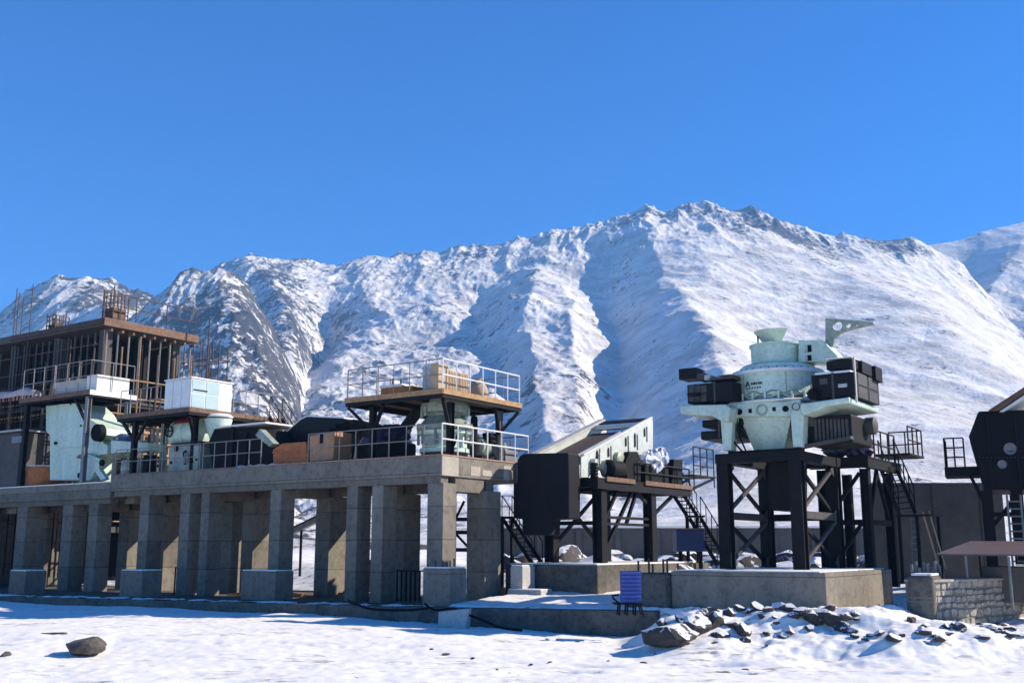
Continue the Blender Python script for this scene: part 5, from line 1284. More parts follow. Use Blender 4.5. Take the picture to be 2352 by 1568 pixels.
# grey wall behind
A = Asm('boundary_wall', 'tall plain dark grey wall between the service tower and the black silo', 'wall', V, (8, 13, 1))
a = V.loc(at(1999, 1113, 46)); b = V.loc(at(2300, 1110, 46))
wl_ = MB(); pa_ = Vector((a.x, a.y, 0)); pb_ = Vector((b.x, b.y, 0)); dwl = (pb_ - pa_).normalized(); nwl = Vector((-dwl.y, dwl.x, 0))
ba = [pa_ - nwl * .0, pb_ - nwl * .0, pb_ + nwl * .4, pa_ + nwl * .4]
wl_.hexa([(p.x, p.y, .2) for p in ba], [(p.x, p.y, a.z) for p in ba])
A.part('wall', wl_, M_WALLG)
cp_ = MB(); bb = [pa_ - nwl * .05, pb_ - nwl * .05, pb_ + nwl * .45, pa_ + nwl * .45]
cp_.hexa([(p.x, p.y, a.z + .002) for p in bb], [(p.x, p.y, a.z + .09) for p in bb]); A.part('coping', cp_, M_WALLG)
for k in range(3):
    f = .12 + k * .36; c = pa_.lerp(pb_, f) - nwl * .06
    A.part('pilaster', MB().hexa([(c.x - .09 * dwl.x, c.y - .09 * dwl.y, .2), (c.x + .09 * dwl.x, c.y + .09 * dwl.y, .2), (c.x + .09 * dwl.x + .055 * nwl.x, c.y + .09 * dwl.y + .055 * nwl.y, .2), (c.x - .09 * dwl.x + .055 * nwl.x, c.y - .09 * dwl.y + .055 * nwl.y, .2)],
        [(c.x - .09 * dwl.x, c.y - .09 * dwl.y, a.z), (c.x + .09 * dwl.x, c.y + .09 * dwl.y, a.z), (c.x + .09 * dwl.x + .055 * nwl.x, c.y + .09 * dwl.y + .055 * nwl.y, a.z), (c.x - .09 * dwl.x + .055 * nwl.x, c.y - .09 * dwl.y + .055 * nwl.y, a.z)]), M_WALLG)
# silo
def hp(u, v, Y=40.): return at(u, v, Y)
H = Frame(*[*hp(2257, 1123)][:2], 0.0, R(-24))
A = Asm('black_silo', 'big black faceted silo cut off by the right edge, with a sloping roof', 'silo', H, (2, 2, 1))
def h2(u, v, y=0.): p = H.fy(u, v, y); return (p.x, p.z)
A.part('hopper', MB().prism([h2(2247, 944), h2(2380, 940), h2(2440, 938), h2(2440, 1126), h2(2260, 1124), h2(2225, 1002)], 'y', 0, 4), mat('silo_paint', (.009, .009, .011), .6, spec=.12, var=.3, scale=.7), bevel=.06)
A.part('roof', MB().prism([h2(2270, 944), h2(2356, 888), h2(2430, 855), h2(2430, 872), h2(2362, 900), h2(2296, 944)], 'y', -.3, 5), M_BROWN, bevel=.03)
A.part('roof_trim', MB().prism([h2(2296, 945, -.3), h2(2362, 901, -.3), h2(2430, 873, -.3), h2(2430, 884, -.3), h2(2366, 908, -.3), h2(2304, 945, -.3)], 'y', -.35, 4.8), M_WHITE)
for (u, v, r) in ((2320, 1030, .22), (2302, 1066, .16)):
    x, z = h2(u, v, -.03); A.part('port', MB().lathe((x, -.03, z), [(0, 0), (r * .7, 0), (r, .02), (r, -.03)], 18, 'Y'), M_GREY)
for u in (2270, 2340, 2420):
    x = h2(u, 1180, .6)[0]; A.part('leg', MB().ibeam(x, .7, .5, 4.2, .4, .05), M_DARK)
    A.part('leg', MB().ibeam(x, 4.7, .5, 4.2, .4, .05), M_DARK)
for u0_, u1_ in ((2275, 2338), (2345, 2415)):
    a = h2(u0_, 1215, .7); b = h2(u1_, 1135, .7); A.part('brace', MB().bar((a[0], .7, a[1]), (b[0], .7, b[1]), .14), M_DARK)
    a = h2(u0_, 1180, .7); b = h2(u1_, 1180, .7); A.part('tie_beam', MB().bar((a[0], .7, b[1]), (b[0], .7, b[1]), .16), M_DARK)
a = h2(2170, 1074, 1.0); b = h2(2250, 1074, 1.0)
A.part('balcony', MB().box(a[0], b[0], .6, 2.4, a[1] - .35, a[1]), M_DARK)
A.part('railing', rail(MB(), [(b[0] - .5, .65, a[1]), (a[0] + .05, .65, a[1]), (a[0] + .05, 2.3, a[1])], 1.1, .45, r=.03, mid=2), M_DARK)
q = h2(2268, 1170, .8); A.part('brace', MB().bar((a[0] + .9, .8, a[1] - .35), (q[0], .8, q[1]), .12), M_DARK)
mbl = MB(); x, _ = h2(2318, 1200, .2)
for dx_ in (0, .45): mbl.tube((x + dx_, .2, 1.4), (x + dx_, .2, 4.0), .04)
for k in range(9): mbl.tube((x, .2, 1.6 + k * .27), (x + .45, .2, 1.6 + k * .27), .03)
A.part('ladder', mbl, M_GREY)
# brown sheet roof in front of it
A = Asm('lean_to_roof', 'low brown sheet roof on thin posts at the right edge before the silo', 'shelter', V, (9, 7, 1))
c1 = V.loc(at(2150, 1271, 33.5)); c2 = V.loc(at(2420, 1273, 31.5)); c3 = V.loc(at(2440, 1242, 37)); c4 = V.loc(at(2228, 1242, 38))
th = Vector((0, 0, .05))
A.part('sheet', MB().hexa([c1 - th, c2 - th, c3 - th, c4 - th], [c1, c2, c3, c4]), M_DRED)
for f in (.25, .62, .8):
    p = c1.lerp(c2, f) + Vector((0, .15, 0)); A.part('post', MB().tube((p.x, p.y, .3), (p.x, p.y, p.z - .06), .04), M_GREY)
for f in (.1, .5, .9):
    p = c4.lerp(c3, f); A.part('post', MB().tube((p.x, p.y - .1, .3), (p.x, p.y - .1, p.z - .06), .04), M_DARK)
A = Asm('water_tank', 'low dark grey tank with snowy lid under the brown sheet roof', 'tank', V, (9.5, 7.5, .8))
a = V.loc(at(2255, 1322, 34.5)); b = V.loc(at(2352, 1300, 34.5)); A.part('body', MB().box(a.x, a.x + 1.9, a.y, a.y + 1.4, .4, b.z), M_WALLG, bevel=.04)
A.part('snow', MB().box(a.x + 1.0, a.x + 1.85, a.y + .05, a.y + 1.3, b.z + .002, b.z + .08), M_SNOW, bevel=.02)
# concrete pillar and rubble stone wall
pc_ = at(2088, 1408, 32.0); Q = Frame(pc_.x, pc_.y, 0.0, R(-34.5))
q1 = Q.fy(2148, 1408, 0).x; zt1 = Q.fy(2088, 1322, 0).z
A = Asm('gate_pillar', 'square grey concrete pillar at the left end of the rubble stone wall', 'pillar', Q, (q1 / 2, .5, pc_.z))
A.part('body', MB().box(0, q1, 0, 1.1, pc_.z - .4, zt1), M_CONC2, bevel=.08)
A.part('snow', MB().box(.1, q1 - .05, .1, 1.0, zt1 + .002, zt1 + .07), M_SNOW, bevel=.03)
A.part('groove', MB().box(.0, q1 + .003, -.004, .0, zt1 - .63, zt1 - .60).box(0, q1, -.004, 0, pc_.z + .33, pc_.z + .36), M_MORTAR)
def stone_wall():
    Q2 = Frame(*list(Q.wld((q1, .02, 0)))[:2], 0.0, R(38))
    A = Asm('stone_wall', 'rubble stone wall with pale mortared stones receding to the right edge', 'wall', Q2, (3, .3, pc_.z))
    x0, x1 = .0, 13.5
    zb = pc_.z - .4; ztw = Q2.fy(2180, 1334, .05).z
    A.part('core', MB().box(x0, x1, .12, .9, zb, ztw - .03), M_MORTAR)
    rs = random.Random(17); st = MB(); cnt = 0
    z = zb
    while z < ztw - .08:
        h = rs.uniform(.16, .30); x = x0 + rs.uniform(0, .1)
        while x < x1 - .1:
            w = rs.uniform(.16, .52); cx_, cz_ = x + w / 2, z + h / 2 + rs.uniform(-.03, .03); n = 9
            ring = []
            for i in range(n):
                t = 2 * math.pi * i / n + .2; q = rs.uniform(.9, 1.03)
                ca, sa = math.cos(t), math.sin(t); e = rs.uniform(.38, .65)
                ring.append((cx_ + (w / 2 - .012) * q * math.copysign(abs(ca) ** e, ca), cz_ + (h / 2 - .012) * q * math.copysign(abs(sa) ** e, sa)))
            k = len(st.v); dpt = rs.uniform(.0, .05)
            st.v += [(a, .125, b) for a, b in ring] + [(cx_ + (a - cx_) * .82, .04 + dpt, cz_ + (b - cz_) * .82) for a, b in ring]
            st.f += [(k + i, k + (i + 1) % n, k + n + (i + 1) % n, k + n + i) for i in range(n)] + [tuple(range(k + n, k + 2 * n))]
            x += w
        z += h
    o = A.part('stonework', st, M_STONE, smooth=False)
    A.part('coping', MB().box(x0, x1, .03, .95, ztw - .03, ztw + .05), M_STONE, bevel=.03)
stone_wall()

ORD = ['first', 'second', 'third', 'fourth', 'fifth', 'sixth', 'seventh', 'eighth', 'ninth', 'tenth', 'eleventh', 'twelfth', 'thirteenth', 'fourteenth', 'fifteenth', 'sixteenth', 'seventeenth', 'eighteenth', 'nineteenth', 'twentieth',
       'twenty-first', 'twenty-second', 'twenty-third', 'twenty-fourth', 'twenty-fifth', 'twenty-sixth', 'twenty-seventh', 'twenty-eighth', 'twenty-ninth', 'thirtieth', 'thirty-first', 'thirty-second', 'thirty-third', 'thirty-fourth', 'thirty-fifth', 'thirty-sixth']
def order(objs, fmt):
    """labels a row of look-alikes by their order from the left of the picture"""
    objs = sorted(objs, key=lambda o: o.location.x / o.location.y)
    for i, o in enumerate(objs): o['label'] = fmt.format(ORD[i])
# ---------------- rebar starters
def bars(name_label, pts, group, h=.4, r=.035, mt=M_RUST):
    base = None; ob = []
    for i, (x, y, z) in enumerate(pts):
        if base is None:
            mb = MB().tube((0, 0, 0), (0, 0, h), r, n=7); base = mb.build('anchor_bar', mt, None); o = base
        else:
            o = base.copy(); COL.objects.link(o)
        o.location = (x, y, z); tag(o, name_label, 'bar', group)
        o.scale = (1, 1, 1 + .25 * math.sin(i * 2.3)); ob.append(o)
    order(ob, name_label)
pts = [V.wld((-6.5 + i * .27, .3 + .25 * (i % 2), 1.25)) for i in range(6)]
bars('{} rusty bolt from the left on the smooth grey block beside the plinth', pts, 'bolts on the grey block')
pts = [at(u, 1330, 33.2 + .3 * (i % 2)) for i, u in enumerate((2096, 2106, 2114, 2124, 2133, 2143, 2150, 2160))]
bars('{} grey anchor bolt from the left behind the square pillar', [(p.x, p.y, zt1 - .1) for p in pts], 'anchor bolts by the pillar', .42, .045, M_GREY)
# ---------------- blue slatted stand
A = Asm('slatted_stand', 'blue slatted panel on a black wire stand at the foot of the plinth', 'stand', Frame(0, 0, 0, 0), (3.9, 33.0, .1))
a = at(1424, 1310, 33.2); b = at(1474, 1386, 33.2)
Z0 = Frame(a.x, 33.2, 0, R(-8)); A = Asm('slatted_stand', 'blue slatted panel on a black wire stand at the foot of the plinth', 'stand', Z0, (.35, .2, b.z)) if False else A
wid = b.x - a.x
A.part('panel', MB().box(a.x, b.x, 33.2, 33.26, b.z, a.z), M_BLUE, bevel=.01)
for i in range(8):
    z = b.z + .06 + (a.z - b.z - .1) * i / 7.6
    A.part('slat', MB().hexa([(a.x + .02, 33.19, z), (b.x - .02, 33.19, z), (b.x - .02, 33.198, z), (a.x + .02, 33.198, z)], [(a.x + .02, 33.13, z + .07), (b.x - .02, 33.13, z + .07), (b.x - .02, 33.198, z + .075), (a.x + .02, 33.198, z + .075)]), M_BLUEL)
gl = b.z - .34
for i, (u0_, u1_) in enumerate(((a.x - .02, a.x - .05), (a.x + .22, a.x + .18), (a.x + .45, a.x + .44), (b.x - .05, b.x + .04))):
    for y in (33.15, 33.75):
        A.part('leg', MB().tube((u0_, y, b.z + .02), (u1_, y + .03, gl), .028), M_BLACK)
A.part('seat', MB().box(a.x - .2, b.x + .02, 33.1, 33.8, b.z - .02, b.z + .03), M_BLACK, bevel=.02)
A.part('arm', MB().path([(a.x - .02, 33.2, b.z), (a.x - .22, 33.2, b.z + .16), (a.x - .2, 33.7, b.z + .22), (a.x, 33.7, b.z + .25)], .03), M_BLACK)
# ---------------- blue container
A = Asm('blue_tank', 'navy blue steel tank standing in snow behind the screen stair', 'tank', Frame(0, 0, 0, 0), (7.5, 47, 1.3))
a = at(1555, 1266, 47); b = at(1618, 1216, 47)
A.part('body', MB().box(a.x, b.x, 47, 48.2, a.z, b.z), M_NAVY, bevel=.03)
A.part('lid', MB().box(a.x - .03, b.x + .03, 46.97, 48.23, b.z + .002, b.z + .06), M_BROWN, bevel=.01)
A.part('foot', MB().box(a.x + .1, a.x + .25, 47.1, 47.3, .8, a.z), M_BLACK); A.part('foot', MB().box(b.x - .25, b.x - .1, 47.1, 47.3, .8, a.z), M_BLACK)

# ---------------- long wall and heaps in the middle distance
a = at(1160, 1250, 72); b = at(2010, 1250, 72)
A = Asm('boundary_wall', 'long low dark wall across the middle distance below the snowy slope', 'wall', Frame(0, 0, 0, 0), (12, 72, 1))
A.part('wall', MB().box(a.x - 1, b.x + 3, 72, 72.5, .8, at(1300, 1212, 72).z), M_WALLG)
A.part('coping', MB().box(a.x - 1, b.x + 3, 71.9, 72.6, at(1300, 1212, 72).z + .002, at(1300, 1207, 72).z), M_SNOW)
for i in range(11):
    x = a.x - .5 + i * 2.6
    A.part('pier', MB().box(x, x + .35, 71.8, 71.995, .8, at(1300, 1215, 72).z), M_WALLG)
def rock_mesh(seed, n=3):
    bm = bmesh.new(); bmesh.ops.create_icosphere(bm, subdivisions=n, radius=1.0)
    rs = np.random.RandomState(seed); o1, o2 = rs.rand(2) * 50
    planes = [(Vector(rs.normal(size=3)).normalized(), rs.uniform(.42, .88)) for _ in range(13)]
    for v in bm.verts:
        p = v.co.copy()
        for nrm, dd in planes:
            k = p.dot(nrm)
            if k > dd: p -= nrm * (k - dd) * .97
        q = 1 + .12 * float(perlin(np.array([p.x * 2 + o1]), np.array([p.y * 2 + p.z * 1.7 + o2]))[0])
        v.co = p * q
    me = bpy.data.meshes.new('boulder'); bm.to_mesh(me); bm.free()
    
    return me
def rock_snow_mat():
    """dark boulder with snow lying on its upward faces"""
    m = bpy.data.materials.new('snow_capped_rock'); m.use_nodes = True
    n = m.node_tree.nodes; l = m.node_tree.links; b = n['Principled BSDF']; b.inputs['Roughness'].default_value = .85
    g = n.new('ShaderNodeNewGeometry'); sp = n.new('ShaderNodeSeparateXYZ'); l.new(g.outputs['Normal'], sp.inputs[0])
    nz = n.new('ShaderNodeTexNoise'); nz.inputs['Scale'].default_value = 4; nz.inputs['Detail'].default_value = 5; l.new(g.outputs['Position'], nz.inputs['Vector'])
    ma = n.new('ShaderNodeMath'); ma.operation = 'MULTIPLY_ADD'; ma.inputs[1].default_value = .9; l.new(nz.outputs['Fac'], ma.inputs[0]); l.new(sp.outputs['Z'], ma.inputs[2])
    r = n.new('ShaderNodeValToRGB'); r.color_ramp.elements[0].position = .0; r.color_ramp.elements[1].position = .0
    r.color_ramp.elements[0].color = (0, 0, 0, 1); r.color_ramp.elements[0].position = .88; r.color_ramp.elements[1].position = .92
    sc = n.new('ShaderNodeMath'); sc.operation = 'MULTIPLY'; sc.inputs[1].default_value = .86; l.new(ma.outputs[0], sc.inputs[0])
    l.new(sc.outputs[0], r.inputs[0])
    rc = n.new('ShaderNodeValToRGB'); rc.color_ramp.elements[0].color = (.015, .013, .012, 1); rc.color_ramp.elements[1].color = (.08, .065, .055, 1)
    n2 = n.new('ShaderNodeTexNoise'); n2.inputs['Scale'].default_value = 7; n2.inputs['Detail'].default_value = 8; l.new(g.outputs['Position'], n2.inputs['Vector']); l.new(n2.outputs['Fac'], rc.inputs[0])
    mx = n.new('ShaderNodeMix'); mx.data_type = 'RGBA'; l.new(r.outputs[0], mx.inputs[0]); l.new(rc.outputs[0], mx.inputs[6]); mx.inputs[7].default_value = (.62, .62, .63, 1)
    l.new(mx.outputs[2], b.inputs['Base Color'])
    return m
M_RS = rock_snow_mat()
RM = [rock_mesh(s) for s in range(8)]
for me in RM: me.materials.append(M_RS)
RB = [m.copy() for m in RM]
for me in RB: me.materials[0] = M_ROCK
def rock(x, y, r, k, label, cat='rock', group=None, sq=(1.2, 1, .75), rot=0.0, bare=False, sink=.25, z=None):
    o = bpy.data.objects.new('boulder', (RB if bare else RM)[k % 8]); COL.objects.link(o)
    o.scale = (r * sq[0], r * sq[1], r * sq[2]); o.rotation_euler = (0, 0, rot)
    o.location = (x, y, (gz(x, y) if z is None else z) + r * sq[2] * (1 - 2 * sink) * .8)
    return tag(o, label, cat, group)
def rock_px(u, v, r, k, Y=None, **kw):
    """stands a rock on the ground where the ray through (u, v) meets the terrain"""
    d = ray(u, v); t = 14.0
    while t < 90:
        p = CAM + d * t
        if p.z < gz(p.x, p.y): break
        t += .12
    return rock(p.x, p.y, r, k, **kw)
# foreground boulders on the left
rock_px(202, 1500, .62, 0, label='lone brown boulder with a snow patch in the bright snow at lower left', sq=(1.0, .9, .66), rot=.9, bare=True, sink=.24)
rock_px(12, 1507, .2, 3, label='small dark stone at the left edge of the snow', sq=(1.0, .8, .5), rot=1, bare=True)
rock_px(130, 1456, .2, 5, label='flat dark debris strip in the snow above the lone boulder', cat='debris', sq=(2.2, .6, .2), rot=.1, bare=True, sink=.2)
G_R = 'dark boulders piled before the crusher plinth'
spots = [(1545, 1474, .74, 0, 'largest dark boulder with a snow cap at the left end of the pile', (1.2, 1, .8)),
         (1600, 1452, .50, 1, 'big boulder leaning right behind the largest one', None), (1636, 1436, .40, 4, 'round boulder at the crest of the left pile', None),
         (1575, 1430, .36, 6, 'snowy boulder above the largest one', None)]
for u, v, r, k, lb, sq in spots:
    rock_px(u, v, r, k, label=lb, group=G_R, sq=sq or (1.1, 1, .85), rot=k, sink=.42)
rs = random.Random(31)
more = [(1700, 1404, .24), (1722, 1408, .2), (1738, 1400, .24), (1765, 1402, .2), (1790, 1398, .24), (1815, 1402, .28), (1840, 1410, .30), (1822, 1418, .17), (1640, 1410, .26), (1672, 1410, .22), (1610, 1412, .24),
        (1885, 1416, .42), (1868, 1430, .34), (1912, 1430, .36), (1938, 1424, .30), (1935, 1446, .26), (1900, 1404, .22), (1702, 1452, .30), (1712, 1474, .2), (1680, 1440, .22), (1860, 1452, .15), (1760, 1462, .13), (1655, 1462, .22), (1520, 1440, .24), (1750, 1425, .14), (1783, 1436, .12)]
ob = []
for i, (u, v, r) in enumerate(more):
    ob.append(rock_px(u, v, r * .98, i + 2, label='x', group=G_R, sq=(rs.uniform(.95, 1.4), 1, rs.uniform(.65, .95)), rot=rs.uniform(0, 6), sink=.36))
order(ob, '{} from the left of the smaller snow dusted boulders before the crusher plinth')
ob = []
for i, (u, v, r) in enumerate([(2022, 1460, .2), (2052, 1470, .24), (2128, 1478, .12), (2160, 1470, .22), (2110, 1455, .12), (2178, 1462, .12), (2000, 1462, .1)]):
    ob.append(rock_px(u, v, r, i + 3, label='x', group='stones in the snow before the pillar', sq=(1.3, 1, .6), rot=rs.uniform(0, 6), sink=.3))
order(ob, '{} from the left of the dark stones poking through snow before the pillar')
ob = []
for i in range(26):
    u = 2185 + i * 6.6; v = 1404 + i * 2.4 + rs.uniform(-3, 3)
    ob.append(rock_px(u, v + 6, rs.uniform(.05, .13), i, label='x', group='row of small stones on the snow bank', sq=(1.4, 1, .6), rot=rs.uniform(0, 6), sink=.3))
order(ob, '{} small stone from the left in the row on the snow bank at right')
# middle distance rubble between the towers
M_GR = 'rubble behind the towers'
for (ua, ub, n_, where) in ((1152, 1205, 12, 'beneath the stair left of the dark hood'), (1255, 1360, 16, 'between the front legs of the screen tower'), (1380, 1470, 16, 'behind the rough plinth end'), (1500, 1650, 26, 'under the long stair and blue tank'), (1700, 1750, 12, 'in the left bay of the crusher tower'), (1785, 1825, 10, 'below the hanging chute'), (1870, 1985, 14, 'right of the crusher tower')):
    ob = []
    for i in range(n_):
        u = rs.uniform(ua, ub); Y = rs.uniform(45, 62); x = (u - CX) / F * Y; r = rs.uniform(.3, .95)
        ob.append(rock(x, Y, r, i, label='x', group=M_GR, sq=(1.5, 1, rs.uniform(.55, .95)), rot=rs.uniform(0, 6), sink=.15))
    order(ob, '{} snowy rubble lump from the left ' + where)
# far band of construction seen between the columns
A = Asm('belt_conveyor', 'inclined belt conveyor seen through the wide opening under the long platform', 'conveyor', Frame(0, 0, 0, 0), (-10, 58, 1))
a = at(640, 1236, 58); b = at(745, 1186, 58)
A.part('frame', MB().bar(a, b, .9, .25), M_GREY); A.part('belt', MB().bar(a + Vector((0, 0, .2)), b + Vector((0, 0, .2)), .8, .06), M_BLACK)
for f in (.15, .5, .85):
    p = Vector(a).lerp(b, f); A.part('support', MB().bar((p.x, p.y, .6), (p.x, p.y, p.z - .1), .12), M_DARK)
# orange planks on the slab
A_lab = ['long orange plank', 'orange timber']
pk = None; pob = []
for i in range(9):
    u = 455 + rs.uniform(0, 100); Lw = rs.uniform(1.6, 3.2)
    if pk is None:
        mb = MB().box(0, 1, -.09, .09, 0, .05); pk = mb.build('plank', mat('orange_timber', (.50, .19, .06), .8, var=.4, scale=4, stain=.3)); o = pk
    else: o = pk.copy(); COL.objects.link(o)
    o.scale = (Lw, 1, 1); p = P.wld((-12.6 + i * .28, 1.4 + .16 * i, .11 + .05 * (i % 4))); o.location = p; o.rotation_euler = (0, rs.uniform(-.03, .03), P.rz + rs.uniform(-.25, .25))
    tag(o, 'x', 'plank', 'orange planks between the columns'); pob.append(o)
order(pob, '{} orange plank from the left in the stack between the columns')
pob = []
for i in range(4):
    o = pk.copy(); COL.objects.link(o); o.scale = (2.2, 1.4, 1.4); o.location = P.wld((-7.9, 3.0 + .3 * i, .11 + .08 * i)); o.rotation_euler = (0, 0, P.rz + .1 * i)
    tag(o, 'x', 'plank', 'orange planks right of the block'); pob.append(o)
order(pob, '{} orange plank from the left right of the broad dark block')
# steel mesh guards between the right columns
for k, (xa, xb, y, lb) in enumerate(((-3.35, -2.0, 1.6, 'black bar grille standing in front of the sunlit columns near the corner'), (-15.4, -14.6, .8, 'short black bar grille between middle columns'))):
    A = Asm('bar_grille', lb, 'grille', P, ((xa + xb) / 2, y, .1))
    n = max(3, int((xb - xa) / .22))
    for i in range(n + 1):
        x = xa + (xb - xa) * i / n; A.part('bar', MB().box(x - .025, x + .025, y - .025, y + .025, .1, 1.2), M_BLACK)
    A.part('top_rail', MB().box(xa - .03, xb + .03, y - .03, y + .03, 1.202, 1.25), M_BLACK)
# cables on the slab
def cable(pts, label, r=.04):
    P_ = [Vector(p) for p in pts]; q = [P_[0]]
    for i in range(len(P_) - 1):
        a, b = P_[i], P_[i + 1]; m0 = (P_[i + 1] - P_[max(i - 1, 0)]) / 2; m1 = (P_[min(i + 2, len(P_) - 1)] - P_[i]) / 2
        for k in range(1, 7):
            t = k / 6; q.append(a * (2*t**3 - 3*t*t + 1) + m0 * (t**3 - 2*t*t + t) + b * (3*t*t - 2*t**3) + m1 * (t**3 - t*t))
    return tag(MB().path(q, r, 8).build('cable', M_BLACK), label, 'cable')
cable([at(975, 1385, 36.1), at(1000, 1400, 36.0), at(1040, 1396, 36.2), at(1060, 1405, 35.9), at(1100, 1420, 35.3), at(1150, 1440, 34.9), at(1200, 1447, 34.8)], 'black hose draped over the slab edge below the sunlit block')
cable([at(800, 1378, 37.4), at(840, 1395, 37.1), at(880, 1400, 36.8), at(940, 1400, 36.6), at(985, 1396, 36.5)], 'black hose sagging along the slab left of the sunlit block')
# scaffold cage in the opening at the left
A = Asm('scaffold', 'small rusty scaffold cage seen through the opening under the left platforms', 'scaffold', P, (-22, 7, .1))
for i in range(4):
    for j in range(2):
        x = -27.2 + i * 1.1; y = 7 + j * 1.2
        A.part('standard', MB().tube((x, y, .1), (x, y, 4.6), .06, n=6), M_RUST)
for z in (.9, 1.8, 2.7, 3.6, 4.4):
    for j in range(2): A.part('ledger', MB().tube((-27.4, 7 + j * 1.2, z), (-23.7, 7 + j * 1.2, z), .05, n=6), M_RUST)
for i in range(3): A.part('diagonal_brace', MB().tube((-27.2 + i * 1.1, 6.95, .9 + i), (-26.1 + i * 1.1, 6.95, 1.8 + i), .04, n=5), M_RUST)

# loose site debris on the snow in front of the slab
rs = random.Random(77); ob = []
for i in range(14):
    u = 980 + i * 60 + rs.uniform(-20, 20); v = 1478 + rs.uniform(-8, 62)
    ob.append(rock_px(u, v, rs.uniform(.04, .09), i, label='x', cat='stone', group='tiny stones on the bright snow', sq=(1.8, 1, .45), rot=rs.uniform(0, 6), bare=True, sink=.3))
order(ob, '{} tiny dark stone from the left scattered on the bright foreground snow')
q = at(1036, 1450, 35.6)
solo('concrete_wedge', MB().hexa([(-.45, -.1, -.3), (.45, -.25, -.3), (.5, .3, -.3), (-.45, .3, -.3)], [(-.42, -.02, .62), (.62, -.1, .74), (.62, .3, .74), (-.42, .3, .62)]), M_CONCW, Frame(q.x, q.y, q.z, R(-10)), (0, 0, 0), 'pale broken concrete wedge leaning at the slab edge under the black cable', 'rubble', bevel=.03)

# seams, ribs and bolts on the silo and the long wall
SI = [o for o in bpy.data.objects if o.name == 'black_silo'][0]
def silo_part(name, mb, m):
    b = H.loc(SI.location); mb.v = [(p[0] - b.x, p[1] - b.y, p[2] - b.z) for p in mb.v]; return mb.build(name, m, SI)
for u in (2280, 2345):
    x, z0_ = h2(u, 1118, -.02); z1_ = h2(u, 950, -.02)[1]; silo_part('stiffener', MB().box(x - .03, x + .03, -.06, -.003, z0_, z1_), M_MOT)
a = h2(2240, 1040, -.02); b = h2(2430, 1040, -.02); silo_part('seam', MB().box(a[0] + .12, b[0], -.03, -.003, a[1], a[1] + .05), M_MOT)
for i in range(14):
    x, z = h2(2250 + i * 9, 1050, -.03); silo_part('bolt', MB().lathe((x, -.03, z), [(0, 0), (.03, 0), (.03, .03)], 6, 'Y'), M_DGREY)

# more clutter on the long deck and between its machines
rs = random.Random(55)
for i, (u, v0_, v1_, y_, m_, lb) in enumerate(((262, 1005, 1088, .9, M_GREY, 'slim grey upright pipe left of the black steel frame'), (322, 985, 1086, 1.0, M_CONCW, 'pale upright pipe right of the black steel frame'), (337, 1000, 1085, 1.3, M_RUST, 'rusty upright pipe before the drum machine'))):
    a = P.fy(u, v1_, y_); b = P.fy(u, v0_, y_)
    solo('upright_pipe', MB().tube((a.x, y_, 5.36), (a.x, y_, b.z), .055, n=10).lathe((a.x, y_, 5.36), [(.1, 0), (.1, .03), (.055, .03)], 10), m_, P, (a.x, y_, 5.36), lb, 'pipe', smooth=True)
A = Asm('oil_drum', 'dark round drum with a pale lid between the railing and the black steel frame', 'drum', P, (-18.4, .6, 5.35))
A.part('body', MB().lathe((-17.6, .75, 5.36), [(0, 0), (.29, 0), (.29, .28), (.305, .29), (.29, .30), (.29, .58), (.305, .59), (.29, .6), (.29, .86), (.31, .88), (0, .88)], 24), M_BLACK, smooth=True)
A.part('lid', MB().lathe((-17.6, .75, 6.245), [(0, 0), (.28, 0), (.28, .02), (0, .03)], 20), M_CONCW)
mb = MB(); crumple(mb, (P.fy(800, 975, 1.6).x, 2.1, P.fy(800, 978, 1.6).z), .55, 77, 18, (1.7, 1.2, .5))
solo('tarp_cover', mb, M_TARP, P, (-5.6, 2.1, 7), 'crumpled black tarp heaped over the right end of the shelter', 'tarp')
mb = MB(); crumple(mb, (P.fy(880, 985, 1.4).x, 1.7, P.fy(880, 990, 1.4).z - .1), .6, 78, 18, (1.8, 1.1, .6))
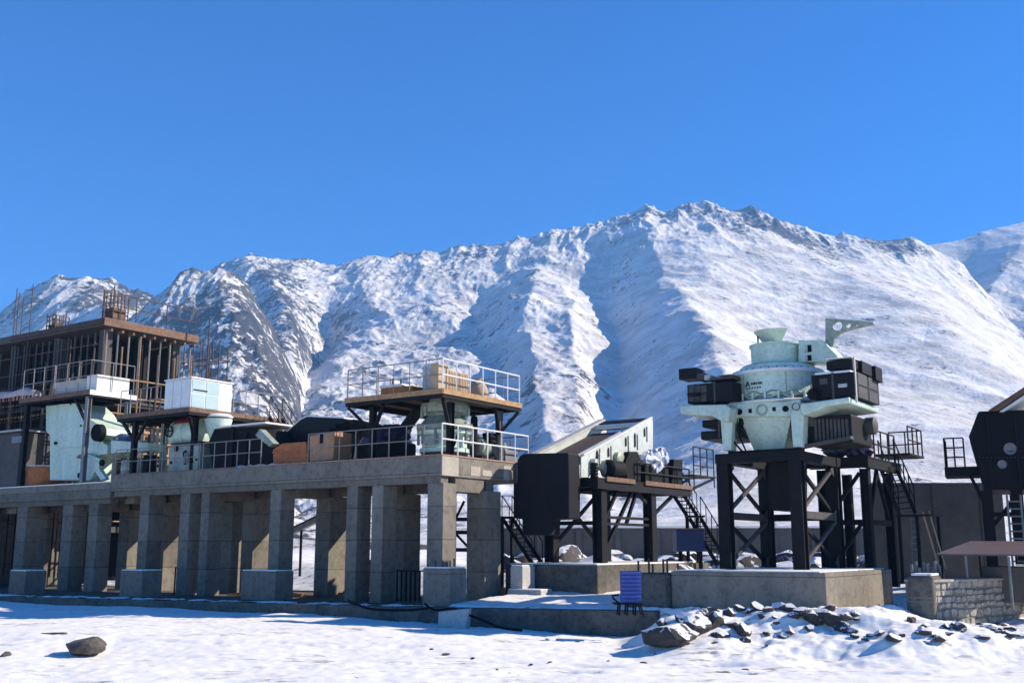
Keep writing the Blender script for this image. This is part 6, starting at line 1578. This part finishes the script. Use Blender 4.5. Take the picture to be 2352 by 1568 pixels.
solo('tarp_cover', mb, M_PURPLE, P, (-3.4, 1.7, 6.5), 'wrinkled purple tarp pulled over the front of the covered motor', 'tarp')

# dark steel frame glimpsed between the two corner columns, and a hazy panel wall in the wide opening
A = Asm('conveyor_trestle', 'black steel trestle seen between the two corner columns of the platform', 'trestle', Frame(0, 0, 0, 0), (-2.3, 52, .6))
a = at(1046, 1290, 52); b = at(1082, 1110, 52)
for x in (a.x - .1, b.x - .05): A.part('post', MB().bar((x, 52, .6), (x, 52, b.z + .5), .25), M_DARK)
for v in (1120, 1192, 1222, 1262): z = at(1060, v, 52).z; A.part('crossbar', MB().bar((a.x - .3, 52, z), (b.x + .2, 52, z), .18), M_DARK)
z0_, z1_ = at(1060, 1262, 52).z, at(1060, 1225, 52).z
A.part('brace', MB().bar((a.x, 52, z1_), (b.x, 52, z0_), .12), M_DARK)
A.part('brace', MB().bar((a.x, 52, at(0, 1190, 52).z), (a.x + .4, 52, at(0, 1150, 52).z), .12), M_DARK)

# extra broken stone half buried in the bank at the right
rs = random.Random(99); ob = []
for i in range(30):
    u = rs.uniform(1720, 2330); v = 1412 + rs.uniform(0, 60)
    ob.append(rock_px(u, v, rs.uniform(.08, .22), i, label='x', group='half buried stones in the right snow bank', sq=(rs.uniform(1, 1.6), 1, rs.uniform(.5, .9)), rot=rs.uniform(0, 6), sink=.42))
order(ob, '{} half buried broken stone from the left in the right snow bank')

# ================================================================== air
hz = MB().box(-2300, 2600, -70, 3050, -40, 760).build('haze', MATS.setdefault('haze', bpy.data.materials.new('haze')))
hm = MATS['haze']; hm.use_nodes = True; hn = hm.node_tree.nodes; hn.clear()
ho = hn.new('ShaderNodeOutputMaterial'); hv = hn.new('ShaderNodeVolumePrincipled')
hv.inputs['Color'].default_value = (.27, .56, 1.0, 1); hv.inputs['Density'].default_value = 0.00024; hv.inputs['Anisotropy'].default_value = 0.0
hm.node_tree.links.new(hv.outputs[0], ho.inputs['Volume'])
tag(hz, kind='stuff'); hz['label'] = 'thin blue mountain air'
